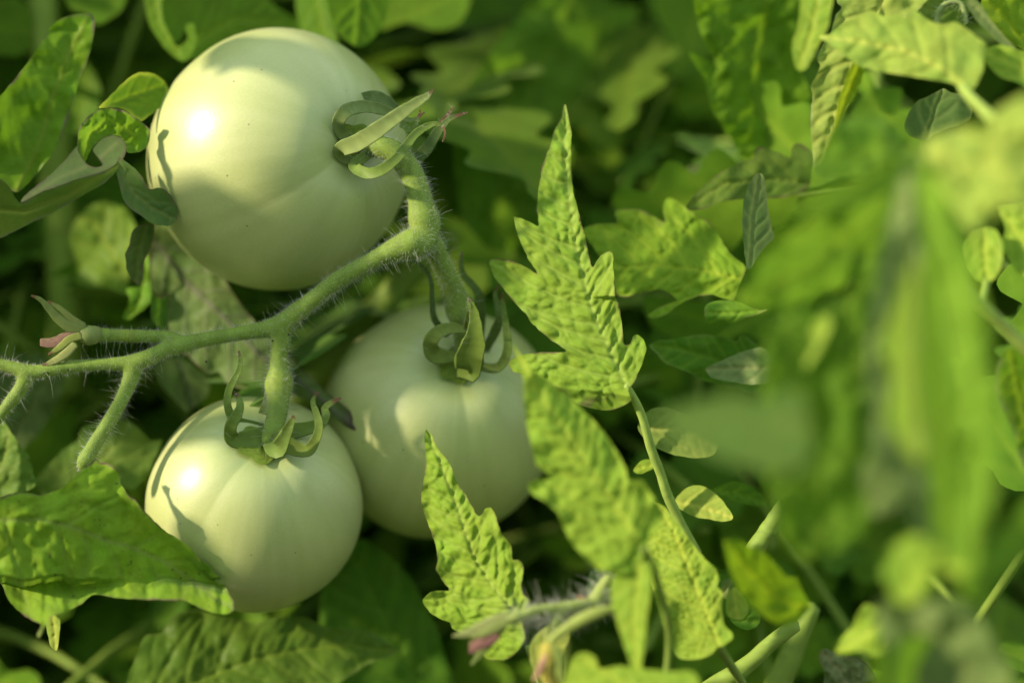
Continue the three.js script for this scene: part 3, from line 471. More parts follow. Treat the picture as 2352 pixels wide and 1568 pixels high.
leafThing('grey-green leaf underside between the top and the lowest tomato', [
  { out: tl(0, 1, [[1008, 380], [1010, 200], [1015, 60], [1060, -40], [1200, -100], [1350, 120], [1500, 350], [1640, 560], [1750, 680], [1900, 800], [2000, 940], [2100, 1030], [2200, 1130], [2300, 1205], [2385, 1285], [2400, 1375], [2340, 1362], [2250, 1300], [2120, 1200], [2000, 1155], [1870, 1115], [1700, 1122], [1600, 1100], [1520, 1060], [1470, 990], [1400, 1000], [1330, 950], [1270, 880], [1190, 850], [1130, 710], [1122, 600], [1142, 470], [1080, 482], [1020, 450]]), mid: tl(0, 1, [[1000, 60], [1250, 380], [1500, 620], [1750, 880], [2050, 1080], [2390, 1370]]), z: -34, gx: 2.1, gy: 2.2, foldL: -1.5, foldR: -1.0, color: G.under, vein: [0.2, 0.2, 0.14], midA: -0.5, secA: -0.3, secStep: 75, wave: 1.8, rim: RIM, step: 4.5, seed: 152, spots: 1, tint: (x, y, s) => { const k = (1 - sstep(4, 22, s + 8 * noise(x / 12, y / 12, 4))) * sstep(770, 815, x); return [[0.10, 0.06, 0.07], k * 0.8]; } }]);
leafThing('small shaded leaf hanging below the forked stalk, left of the lowest tomato', [
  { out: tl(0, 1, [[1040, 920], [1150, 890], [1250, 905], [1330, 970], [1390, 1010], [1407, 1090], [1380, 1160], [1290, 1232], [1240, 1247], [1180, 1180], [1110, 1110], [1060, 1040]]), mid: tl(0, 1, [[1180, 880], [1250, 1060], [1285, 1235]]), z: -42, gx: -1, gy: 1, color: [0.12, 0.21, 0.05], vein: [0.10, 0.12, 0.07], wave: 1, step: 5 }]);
leafThing('notched leaf behind the drooping side stalk', [
  { out: cat(tl(0, 1, [[330, 1600], [380, 1550], [430, 1500], [520, 1450], [540, 1372], [620, 1330], [720, 1300], [800, 1300], [900, 1342], [980, 1420], [1020, 1450], [1085, 1440]]), tl(0, 2, [[1060, 0], [1000, 150], [900, 260], [820, 260], [700, 300], [400, 400], [230, 240], [260, 170], [340, 70]])), mid: tl(0, 2, [[500, 330], [640, 100], [800, -60], [860, -190]]), z: -24, gx: -1, gy: 2.8, color: [0.125, 0.23, 0.03], wave: 1.5, foldL: -2, foldR: 2, seed: 154 }]);
leafThing('long dim leaf hanging at the picture edge below the stalk tips', [
  { out: tl(0, 1, [[-80, 900], [20, 880], [100, 868], [300, 880], [420, 1000], [412, 1130], [350, 1250], [260, 1400], [170, 1490], [60, 1560], [-80, 1600]]), mid: tl(0, 1, [[380, 900], [250, 1150], [60, 1500]]), z: -44, gx: 1.5, gy: 0, color: [0.11, 0.19, 0.045], wave: 2, step: 6, seed: 155 }]);
leafThing('freckled leaf edge low at the left border above the big crinkled leaf', [
  { out: cat(tl(0, 1, [[-80, 1280], [20, 1320], [90, 1420], [150, 1500]]), tl(0, 2, [[190, 40], [220, 150], [235, 240], [150, 280], [-80, 300]])), mid: tl(0, 2, [[-60, 250], [20, 60], [60, -130]]), z: -12, gx: 2, gy: 1, color: [0.15, 0.27, 0.04], wave: 2.5, waveL: 40, seed: 156 }]);
// ------------------------------------------------------------------ upper left, curled leaves
leafThing('tall hollow leaf with purple margin at the upper left', [
  { out: tl(0, 0, [[-60, 700], [0, 640], [60, 570], [150, 460], [230, 350], [300, 230], [380, 140], [470, 102], [560, 91], [612, 95], [632, 130], [634, 190], [620, 270], [600, 350], [575, 430], [540, 500], [512, 600], [490, 680], [470, 740], [450, 800], [425, 870], [400, 950], [330, 1060], [220, 1190], [120, 1290], [0, 1240], [-60, 1200]]), mid: tl(0, 0, [[110, 1270], [180, 1140], [240, 1020], [290, 870], [350, 650], [450, 380], [590, 110]]), z: -6, gx: -2.5, gy: 0.2, foldL: 0, foldR: 0, cup: 2.2, color: [0.15, 0.31, 0.012], rim: [0.17, 0.12, 0.10], rimW: 6, vein: [0.22, 0.32, 0.03], secC: 0.06, secA: 0.12, wave: 1.6, midA: -0.3, seed: 160, step: 5, mat: M.thick }]);
leafThing('leaf rolled upward into a bluish gutter at the left, below the hollow leaf', [
  { name: 'outer_blade', out: tl(0, 0, [[-60, 1210], [40, 1230], [130, 1362], [240, 1305], [350, 1262], [470, 1220], [560, 1190], [700, 1150], [790, 1095], [780, 1150], [700, 1228], [560, 1310], [400, 1402], [200, 1500], [-60, 1600]]), mid: tl(0, 0, [[-60, 1400], [150, 1420], [450, 1320], [780, 1110]]), z: 2, gx: -1, gy: -4, color: [0.125, 0.215, 0.024], secA: 0, secC: 0, rim: [0.16, 0.17, 0.12], seed: 161 },
  { name: 'inner_blade', out: tl(0, 0, [[128, 1362], [180, 1300], [240, 1248], [330, 1178], [430, 1080], [510, 985], [545, 1010], [560, 1070], [590, 1108], [640, 1126], [690, 1104], [640, 1040], [625, 1000], [680, 935], [760, 906], [822, 935], [845, 985], [834, 1050], [790, 1100], [700, 1152], [560, 1192], [350, 1266], [240, 1310]]), mid: tl(0, 0, [[140, 1352], [400, 1190], [620, 1100], [780, 960]]), z: -1, gx: 0, gy: 3.5, cup: 3, color: [0.14, 0.225, 0.07], secA: 0, secC: 0, midA: 0, rim: [0.16, 0.12, 0.10], rimW: 6, seed: 162, mat: M.thick },  // bluish colour puts the reflected sky into the roll
]);
leafThing('small cupped leaf lobe glowing yellow-green beside the top tomato', [
  { out: tl(0, 0, [[518, 1000], [525, 880], [570, 800], [640, 747], [720, 727], [800, 735], [880, 770], [950, 820], [1002, 870], [1006, 920], [985, 990], [930, 1022], [850, 1024], [840, 960], [800, 915], [745, 908], [680, 935], [620, 990], [570, 1082], [540, 1050]]), mid: tl(0, 0, [[560, 1060], [600, 900], [720, 800], [900, 900]]), z: 9, gx: -7, gy: -1, cup: 6, mat: M.glow, color: G.blade, rim: [0.17, 0.12, 0.10], rimW: 5, secC: 0.2, wave: 2, waveL: 30, seed: 163, step: 3.5 }]);
leafThing('round cupped leaf lobe touching the top tomato, its hollow in shadow', [
  { out: tl(0, 0, [[655, 725], [740, 640], [820, 560], [890, 500], [960, 484], [1040, 500], [1100, 540], [1128, 600], [1120, 660], [1080, 720], [1000, 780], [945, 818], [880, 768], [800, 730], [720, 722]]), mid: tl(0, 0, [[680, 725], [860, 650], [1100, 570]]), z: 2, gx: -9, gy: 2, cup: 9, color: [0.12, 0.25, 0.012], rim: [0.40, 0.50, 0.05], rimW: 9, secC: 0.2, seed: 164, step: 3.5 }]);  // bright rim and dark blade colour put edge light and shadow in
leafThing('little dark folded leaf tucked under the left side of the top tomato', [
  { out: tl(0, 0, [[776, 1120], [800, 1055], [835, 1080], [900, 1130], [960, 1200], [1000, 1270], [1060, 1258], [1120, 1280], [1170, 1350], [1196, 1420], [1180, 1480], [1130, 1517], [1060, 1511], [1000, 1487], [930, 1440], [860, 1390], [820, 1330], [798, 1240]]), mid: tl(0, 0, [[790, 1080], [880, 1280], [1010, 1390], [1170, 1470]]), z: 2, gx: -1.6, gy: 1.0, cup: 12, color: [0.10, 0.19, 0.04], rim: [0.17, 0.15, 0.10], rimW: 5, seed: 165, step: 3.5, mat: M.thick }]);
leafThing('pale dappled leaf behind the folded leaf, left of the top tomato', [
  { out: tl(0, 1, [[468, 40], [520, -50], [600, -130], [720, -160], [850, -100], [920, 50], [880, 150], [880, 260], [850, 400], [860, 470], [700, 422], [600, 412], [500, 384], [520, 345], [510, 270], [490, 180], [466, 110]]), mid: tl(0, 1, [[880, 400], [760, 200], [620, 0], [520, -50]]), z: -46, gx: 4, gy: 2.5, color: [0.17, 0.31, 0.03], secA: 0.5, secW: 7, wave: 2, step: 5.5, seed: 166 }]);
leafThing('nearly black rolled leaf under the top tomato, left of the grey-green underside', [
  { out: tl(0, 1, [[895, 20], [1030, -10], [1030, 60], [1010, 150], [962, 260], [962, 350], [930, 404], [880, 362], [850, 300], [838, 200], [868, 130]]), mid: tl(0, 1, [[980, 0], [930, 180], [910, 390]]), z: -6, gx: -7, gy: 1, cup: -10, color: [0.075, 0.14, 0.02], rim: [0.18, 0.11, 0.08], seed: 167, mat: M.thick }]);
leafThing('bright sliver of sunlit leaf behind the black rolled leaf', [
  { out: tl(0, 1, [[955, 175], [985, 190], [1002, 240], [1000, 330], [1016, 470], [1000, 530], [930, 590], [850, 640], [826, 620], [850, 560], [870, 500], [840, 430], [900, 420], [950, 400], [975, 300]]), mid: tl(0, 1, [[850, 630], [950, 480], [980, 200]]), z: -28, gx: 5, gy: 2, color: G.lush, wave: 2, seed: 168 }]);
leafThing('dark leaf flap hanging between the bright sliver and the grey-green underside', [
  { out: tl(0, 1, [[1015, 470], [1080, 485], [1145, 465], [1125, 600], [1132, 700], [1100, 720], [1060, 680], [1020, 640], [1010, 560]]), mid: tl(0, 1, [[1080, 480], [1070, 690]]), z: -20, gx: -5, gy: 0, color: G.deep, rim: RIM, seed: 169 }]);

// ------------------------------------------------------------------ leaves in front of the fruit, lower middle
leafThing('crinkled sunlit leaf standing upright in front of the shaded tomato', [
  { out: cat(tl(1, 1, [[596, 1372], [630, 1410], [660, 1470], [700, 1530]]), tl(1, 2, [[730, 45], [762, 110], [800, 200], [822, 255], [860, 290], [900, 370], [935, 432], [962, 440], [990, 396], [1030, 383], [1060, 430], [1080, 500], [1110, 570], [1160, 630], [1172, 680], [1176, 737], [1215, 734], [1246, 765], [1246, 830], [1234, 900], [1250, 970], [1286, 1000], [1290, 1040], [1260, 1070], [1240, 1150], [1262, 1258], [1230, 1322], [1150, 1400], [1080, 1412], [1000, 1400], [960, 1330], [900, 1250], [785, 1212], [752, 1160], [680, 1130], [610, 1080], [568, 1020], [590, 980], [640, 950], [700, 940], [752, 938], [700, 870], [662, 800], [672, 740], [660, 650], [640, 580], [600, 480], [570, 380], [558, 310], [575, 220], [590, 100], [590, 0], [584, -90]])),
    mid: tl(1, 2, [[1295, 1350], [1250, 1200], [1190, 1080], [1050, 920], [970, 800], [920, 720], [850, 520], [790, 330], [700, 100], [640, -30], [598, -130]]), z: 26, gx: 2.6, gy: 2.2, foldL: -2, foldR: 1.5, pucker: 0.75, cell: 27, secA: 0.55, secW: 5, secStep: 40, midA: 0.6, wave: 1.6, waveL: 50, step: 3.3, color: [0.235, 0.40, 0.03], rim: RIM, rimW: 2.5, mat: M.youngOrLit, seed: 201, vein: [0.33, 0.47, 0.07] },
  { rod: tl(1, 2, [[1280, 1320], [1310, 1420], [1360, 1560], [1400, 1700]]).map(([x, y], i) => [x, y, 24 - 3 * i, 7]), color: [0.25, 0.37, 0.07], mid: [] },
]);
leafThing('out of focus lobed leaf crossing the right side of the shaded tomato', [
  { out: cat(tl(1, 1, [[1175, 790], [1222, 860], [1290, 950], [1370, 1020], [1480, 1090], [1560, 1140], [1620, 1220], [1700, 1290], [1780, 1380], [1850, 1480], [1905, 1562]]), tl(1, 2, [[1935, 120], [1955, 200], [2050, 205], [2100, 280], [2185, 400], [2192, 450], [2165, 520], [2090, 600], [2060, 700], [2000, 790], [1900, 832], [1800, 820], [1720, 780], [1640, 700], [1560, 600], [1510, 500], [1480, 420], [1400, 350], [1310, 292], [1278, 250], [1310, 212], [1380, 194], [1450, 190], [1400, 150], [1340, 100], [1310, 0]]), tl(1, 1, [[1300, 1450], [1270, 1350], [1256, 1200], [1250, 1060], [1228, 950], [1190, 860]])),
    mid: cat(tl(1, 2, [[2060, 690], [1950, 500], [1840, 330], [1700, 130]]), tl(1, 1, [[1560, 1440], [1430, 1250], [1300, 1040], [1180, 800]])), z: 58, gx: 2.2, gy: 1.4, foldL: 1.0, foldR: -4.5, pucker: 0.7, cell: 30, secA: 0.7, wave: 2, step: 5, color: G.youngOrLit, mat: M.youngOrLit, seed: 202 },
  { out: tl(1, 2, [[1860, 830], [1960, 790], [2090, 750], [2112, 900], [2082, 1100], [2066, 1300], [2040, 1480], [2018, 1600], [1985, 1500], [1950, 1380], [1905, 1250], [1862, 1100], [1835, 980]]), mid: tl(1, 2, [[2040, 740], [1990, 1100], [2015, 1570]]), z: 58, gx: 5, gy: 1, pucker: 0.4, step: 6, color: G.youngOrLit, mat: M.youngOrLit, seed: 203 },
  { rod: tl(1, 2, [[2050, 660], [2110, 760], [2170, 950], [2210, 1110], [2230, 1300], [2200, 1640]]).map(([x, y], i) => [x, y, 58 - 3 * i, 9]), color: [0.16, 0.25, 0.04], mid: [] },
]);
leafThing('finely puckered pale leaf leaning right of the out of focus leaf', [
  { out: tl(2, 2, [[-190, 330], [-90, 360], [0, 450], [60, 540], [130, 630], [200, 720], [244, 760], [282, 800], [302, 870], [292, 920], [330, 960], [318, 1050], [338, 1170], [392, 1228], [392, 1270], [330, 1312], [290, 1330], [240, 1380], [150, 1406], [50, 1402], [5, 1365], [-30, 1280], [-70, 1200], [-110, 1050], [-150, 900], [-200, 600], [-220, 420]]), mid: tl(2, 2, [[310, 1320], [250, 1180], [200, 1050], [120, 850], [60, 700], [0, 550], [-120, 350]]), z: 36, gx: 4.2, gy: 2, foldL: -1.5, foldR: -1, pucker: 0.6, cell: 15, secA: 0.4, secStep: 40, wave: 1.2, step: 3.6, color: [0.26, 0.42, 0.04], mat: M.youngOrLit, seed: 204 },
  { rod: tl(2, 2, [[300, 1310], [360, 1410], [420, 1500], [480, 1600]]).map(([x, y], i) => [x, y, 35 - 7 * i, 10]), color: [0.19, 0.29, 0.05], mid: [] },
]);
leafThing('glowing dark leaf with a bright base near the thick lower stems', [
  { out: tl(2, 2, [[338, 608], [440, 608], [520, 650], [600, 682], [680, 760], [760, 850], [830, 860], [870, 960], [924, 1050], [880, 1112], [820, 1162], [740, 1184], [680, 1162], [600, 1110], [500, 1030], [420, 900], [380, 800], [355, 700]]), mid: tl(2, 2, [[920, 1055], [800, 1040], [650, 960], [500, 800], [350, 615]]), z: 48, gx: -8, gy: 0.5, cup: 2, mat: M.glow, color: [0.24, 0.42, 0.01], secC: 0.15, wave: 1.5, step: 5, seed: 205 }]);
leafThing('small pale leaflet hanging under the glowing dark leaf', [
  { out: tl(2, 2, [[350, 1000], [400, 920], [450, 960], [500, 1040], [500, 1090], [470, 1130], [420, 1140], [360, 1110]]), mid: tl(2, 2, [[400, 920], [430, 1140]]), z: 22, gx: 4, gy: 1, color: G.pale, mat: M.youngOrLit, seed: 206 },
  { out: tl(2, 2, [[330, 880], [370, 860], [400, 900], [360, 1000], [320, 960]]), mid: tl(2, 2, [[380, 870], [330, 960]]), z: 16, gx: 0, color: G.under, seed: 207 },
  { out: tl(2, 2, [[380, 1130], [500, 1060], [580, 1100], [570, 1170], [500, 1210], [420, 1180]]), mid: tl(2, 2, [[400, 1140], [570, 1150]]), z: 5, gx: -2, color: G.mid, seed: 208 },
]);
// flower truss at the bottom
{
  const o = thing('flower_truss', 'fuzzy flower stalk with wilted blossoms at the lower edge', 'flower stalk', at(1345, 1380, 40));
  const V = (z, pts, w) => tl(1, 2, pts).map(([x, y], i) => [x, y, Array.isArray(z) ? z[i] : z, w[i] * 0.3418]);
  const lines = [V([30, 34, 38, 40, 42, 44], [[1900, 860], [1780, 990], [1660, 1035], [1500, 1058], [1320, 1080], [1150, 1140]], [26, 26, 26, 23, 23, 26]), V([36, 36, 37], [[1820, 860], [1770, 950], [1740, 1010]], [26, 26, 30]), V([39, 40, 41], [[1520, 1060], [1480, 1130], [1450, 1200]], [18, 18, 22])];
  const g = forked(lines, { color: [0.27, 0.36, 0.09], step: 0.0006 }), h = hairs(g, 900, 0.0048, 0.000035, 55);
  part(o, 'stalk', g, M.stem); part(o, 'stalk_hairs', h, M.hair).userData.kind = 'stuff';
  const R = (name, z, pts, w, color, mat, ex = {}) => part(o, name, rod(V(z, pts, w), { sides: 10, flatness: 0.35, hollow: 0.2, color, ...ex }), mat);
  R('sepal', 44, [[1160, 1120], [1080, 1150], [960, 1195], [860, 1232], [775, 1248]], [36, 52, 44, 28, 8], [0.30, 0.36, 0.12], M.sepal);
  R('sepal', 42, [[1130, 1160], [1060, 1240], [980, 1340], [900, 1440]], [24, 36, 30, 10], [0.22, 0.31, 0.08], M.sepal);
  R('sepal', 46, [[1140, 1150], [1060, 1190], [980, 1230], [900, 1255]], [30, 34, 24, 8], [0.26, 0.34, 0.09], M.sepal);
  for (let i = 0; i < 4; i++) R('petal', 43 + i, [[1080, 1230 + i * 8], [1010, 1255 + i * 12], [940, 1280 + i * 14], [890, 1300 + i * 20]], [16, 30, 28, 12], [0.19, 0.13 - 0.012 * i, 0.07], M.dry, { rough: 0.25, seed: i });
  R('petal', 38, [[1620, 985], [1660, 1010], [1700, 1040]], [14, 26, 12], [0.22, 0.12, 0.06], M.dry, { rough: 0.3 });
}
{
  const o = thing('flower_bud', 'yellowing wilted bud with fuzzy stalk hanging at the bottom edge', 'flower bud', at(1265, 1480, 50));
  const V = (z, pts, w) => tl(1, 2, pts).map(([x, y], i) => [x, y, Array.isArray(z) ? z[i] : z, w[i] * 0.3418]);
  const sk = rod(V([52, 52, 51, 50, 49], [[1870, 1060], [1750, 1090], [1620, 1150], [1510, 1220], [1420, 1300]], [24, 40, 44, 36, 30]), { color: [0.30, 0.40, 0.09], flatness: 0.6 });
  part(o, 'stalk', sk, M.sepal);
  const bd = rod(V(49, [[1420, 1300], [1420, 1340], [1425, 1420], [1435, 1520], [1440, 1620]], [44, 62, 66, 62, 50]), { color: [0.42, 0.40, 0.07], sides: 14 }), h = hairs(bd, 220, 0.0026, 0.00004, 57);
  part(o, 'bud', bd, M.sepal); part(o, 'bud_hairs', h, M.hair).userData.kind = 'stuff';
  part(o, 'sepal', rod(V(52, [[1455, 1310], [1490, 1400], [1500, 1500], [1515, 1600]], [22, 34, 30, 12]), { color: [0.24, 0.33, 0.07], flatness: 0.3 }), M.sepal);
  for (let i = 0; i < 3; i++) part(o, 'petal', rod(V(51 + i, [[1400, 1370 + 10 * i], [1375, 1440], [1350, 1500 - 6 * i], [1320, 1535 + 8 * i]], [12, 24, 22, 10]), { color: [0.40, 0.30 - 0.03 * i, 0.14], flatness: 0.25, rough: 0.25, seed: i + 4 }), M.dry);
}
leafThing('small round leaf behind the wilted bud', [
  { out: tl(1, 2, [[1290, 1380], [1300, 1300], [1350, 1220], [1430, 1175], [1520, 1165], [1562, 1200], [1550, 1280], [1520, 1360], [1500, 1450], [1400, 1560], [1310, 1470]]), mid: tl(1, 2, [[1340, 1540], [1430, 1350], [1540, 1190]]), z: 30, gx: 3, gy: 2, color: [0.26, 0.36, 0.06], pucker: 0.3, mat: M.youngOrLit, step: 4, seed: 209 }]);
leafThing('blurred pale leaf tip rising from the bottom edge beside the wilted bud', [
  { out: tl(1, 2, [[1500, 1640], [1530, 1530], [1560, 1430], [1610, 1370], [1680, 1360], [1740, 1400], [1760, 1470], [1900, 1450], [2080, 1470], [2260, 1490], [2352, 1480], [2420, 1520], [2400, 1640], [1900, 1700]]), mid: tl(1, 2, [[2350, 1640], [1900, 1560], [1650, 1400]]), z: 66, gx: 3, gy: 3, color: G.youngOrLit, pucker: 0.5, cell: 30, step: 6, mat: M.youngOrLit, seed: 210 }]);
leafThing('tiny dark leaf behind the out of focus leaf, edged with white hairs', [
  { out: tl(1, 2, [[1672, 940], [1680, 860], [1710, 800], [1800, 790], [1850, 850], [1800, 950], [1700, 980]]), mid: tl(1, 2, [[1690, 960], [1780, 810]]), z: 20, gx: -4, color: [0.10, 0.2, 0.06], seed: 211 }]);

// stems
const stemThing = (label, pts, color, name = 'plant_stem') => { const o = thing(name, label, 'stem', at(pts[0][0], pts[0][1], pts[0][2])); const g = rod(pts, { color, sides: 14, rough: 0.05, seed: pts[0][0] | 0 }), h = hairs(g, 500, 0.002, 0.00004, pts[0][1] | 0); part(o, 'stem', g, M.stem); part(o, 'stem_fuzz', h, M.hair).userData.kind = 'stuff'; return o; };
const W3 = (c, r, z, pts) => tl(c, r, pts).map(([x, y, w], i) => [x, y, Array.isArray(z) ? z[i] : z, w * 0.3418]);
stemThing('thick sunlit stem slanting up from the bottom edge', W3(2, 2, 12, [[80, 1760, 75], [250, 1610, 72], [400, 1510, 66], [520, 1420, 56], [640, 1310, 52], [820, 1170, 50]]), [0.21, 0.32, 0.05]);
stemThing('upright green stem standing behind the thick sunlit stem', W3(2, 2, -18, [[620, 1760, 95], [700, 1570, 90], [780, 1400, 80], [850, 1230, 70], [930, 1050, 60]]), G.stem);
stemThing('short lit stem stub showing above the glowing dark leaf', W3(2, 2, 8, [[480, 760, 62], [560, 650, 66], [620, 560, 62], [670, 480, 56], [740, 370, 52], [820, 240, 48]]), G.stem);
stemThing('dark slanting stem behind the top and shaded tomatoes', [[640, 960, -75, 40], [760, 830, -72, 36], [860, 720, -68, 33], [960, 610, -64, 30], [1040, 540, -62, 28]], G.stem);
stemThing('blurred upright stem at the left edge behind the dappled leaf', [[150, 900, -85, 42], [150, 700, -85, 42], [140, 560, -85, 40], [128, 420, -85, 40], [110, 200, -85, 36], [90, -40, -85, 34]], G.stem);
stemThing('blurred sunlit leaf stalk at the right edge', W3(2, 1, [60, 58, 56, 54, 52], [[1930, 380, 50], [2000, 460, 46], [2120, 580, 40], [2250, 710, 42], [2420, 880, 44]]), [0.24, 0.35, 0.06], 'leaf_stalk');
stemThing('blurred pale stalk joining the pale leaf above it at the upper right', W3(2, 0, [48, 56, 66, 72], [[1940, 590, 34], [2020, 680, 38], [2120, 780, 42], [2230, 880, 44]]), [0.24, 0.35, 0.06], 'leaf_stalk');
stemThing('fuzzy arched stalk at the top right corner', W3(2, 0, [20, 20, 20, 20, 20], [[1770, 200, 16], [1775, 80, 16], [1840, 20, 16], [1930, 25, 16], [1965, 160, 16]]), [0.22, 0.3, 0.09], 'leaf_stalk');

// ------------------------------------------------------------------ upper right
leafThing('long drooping leaf with wavy margin hanging at the upper right', [
  { out: tl(2, 0, [[1040, -60], [1095, -10], [1102, 20], [1130, 50], [1092, 100], [1060, 200], [1040, 260], [1000, 300], [968, 400], [985, 440], [950, 520], [918, 580], [935, 640], [920, 750], [924, 900], [934, 1050], [942, 1130], [962, 1182], [985, 1160], [1010, 1090], [1060, 980], [1110, 860], [1160, 740], [1230, 620], [1270, 500], [1310, 420], [1450, 300], [1600, 120], [1700, -60]]), mid: tl(2, 0, [[1450, -60], [1320, 130], [1190, 430], [1130, 600], [1100, 700], [1030, 930], [964, 1175]]), z: 22, gx: 2.6, gy: 0.5, foldL: 0, foldR: 0, secA: 0.7, secW: 7, secStep: 60, secAngle: 0.7, pucker: 0.3, cell: 30, wave: 1.6, step: 4, color: [0.25, 0.37, 0.06], rim: [0.32, 0.40, 0.13], rimW: 5, mat: M.youngOrLit, seed: 220 },
  { name: 'folded_half', out: tl(2, 0, [[1340, 260], [1290, 430], [1275, 500], [1232, 620], [1162, 740], [1112, 860], [1062, 980], [1012, 1090], [1000, 1040], [1060, 900], [1095, 740], [1100, 690], [1130, 600], [1195, 430], [1270, 260]]), mid: tl(2, 0, [[1300, 300], [1170, 620], [1010, 1070]]), z: 27, gx: -8, gy: 0.5, mat: M.glow, color: [0.27, 0.42, 0.012], secC: 0.1, step: 4, seed: 219 }]);  // saturated colour puts sunlight through the blade into this half
leafThing('pale blurred leaf pointing to the hanging leaf, bright in the sun', [
  { out: tl(2, 0, [[968, 243], [1050, 228], [1130, 170], [1230, 120], [1330, 70], [1400, 108], [1500, 98], [1560, 122], [1605, 100], [1590, 55], [1640, 78], [1720, 140], [1800, 162], [1900, 148], [1980, 200], [2060, 260], [2105, 300], [2085, 400], [2082, 480], [2020, 590], [1960, 622], [1880, 560], [1780, 540], [1640, 520], [1500, 500], [1380, 480], [1260, 450], [1180, 400], [1100, 330], [1020, 280]]), mid: tl(2, 0, [[1980, 600], [1800, 460], [1550, 340], [1250, 280], [972, 245]]), z: 48, gx: 2.4, gy: 4.2, foldL: -2, foldR: -2, secA: 0.6, secC: 0.1, secW: 8, secStep: 60, wave: 1.5, step: 5.5, color: G.pale, mat: M.youngOrLit, seed: 221 }]);
leafThing('small dark two-winged leaf under the pale pointing leaf', [
  { out: tl(2, 0, [[1553, 850], [1580, 760], [1640, 680], [1720, 640], [1812, 594], [1870, 620], [1950, 640], [2010, 740], [1980, 810], [1850, 860], [1750, 900], [1710, 935], [1640, 935], [1580, 905]]), mid: tl(2, 0, [[1690, 930], [1730, 800], [1760, 700], [1805, 600]]), z: 18, gx: -2, gy: 1, foldL: 3, foldR: 3, color: [0.125, 0.22, 0.05], rim: [0.24, 0.30, 0.09], step: 4.5, seed: 222, secW: 6 }]);
leafThing('broad deep green leaf hanging out of focus at the top, right of centre', [
  { out: tl(2, 0, [[130, -40], [350, -60], [560, -80], [870, -80], [870, 100], [850, 200], [810, 330], [830, 440], [910, 600], [930, 900], [910, 1010], [800, 1010], [700, 1015], [600, 995], [485, 1068], [440, 1040], [400, 950], [320, 840], [260, 740], [230, 640], [210, 540], [160, 460], [112, 385], [96, 336], [180, 388], [282, 430], [240, 340], [190, 250], [160, 150], [140, 40]]), mid: tl(2, 0, [[640, -80], [600, 200], [560, 500], [530, 800], [480, 1060]]), z: -42, gx: -4.5, gy: 0.5, foldL: 1.5, foldR: 1.5, secA: 0.5, secC: 0.08, secW: 9, secStep: 70, pucker: 0.7, cell: 36, wave: 3, step: 6, mat: M.glow, color: [0.15, 0.32, 0.01], seed: 223 }]);
leafThing('sunlit leaf strip between the broad deep green leaf and the hanging leaf', [
  { out: tl(2, 0, [[815, 450], [795, 300], [840, 150], [870, -60], [1060, -80], [1062, 50], [1030, 200], [960, 330], [900, 450], [860, 480]]), mid: tl(2, 0, [[850, 440], [930, 200], [980, -60]]), z: -30, gx: 4.5, gy: 1.5, pucker: 0.6, cell: 26, color: G.youngOrLit, step: 5.5, seed: 224 }]);
leafThing('dim notched leaf lying across below the broad deep green leaf', [
  { out: tl(2, 0, [[78, 1392], [150, 1300], [250, 1210], [350, 1140], [450, 1090], [542, 1062], [542, 1010], [570, 988], [640, 1000], [720, 1030], [788, 1062], [793, 1000], [820, 968], [870, 975], [925, 1020], [940, 1100], [910, 1250], [830, 1300], [700, 1330], [500, 1335], [350, 1352], [200, 1402], [130, 1412]]), mid: tl(2, 0, [[920, 1240], [650, 1200], [350, 1230], [90, 1390]]), z: -18, gx: -2.2, gy: 0.4, foldL: 2, foldR: -2, color: [0.125, 0.225, 0.025], rim: RIM, wave: 1.5, step: 5, seed: 225 }]);
leafThing('grey-green blurred leaf behind the dim notched leaf', [
  { out: tl(2, 0, [[-60, 1260], [60, 1140], [180, 1100], [320, 1105], [380, 1160], [300, 1260], [160, 1330], [40, 1400], [-80, 1380]]), mid: tl(2, 0, [[340, 1130], [100, 1240], [-70, 1350]]), z: -48, gx: 0, gy: 2, color: G.under, step: 7, seed: 226 }]);
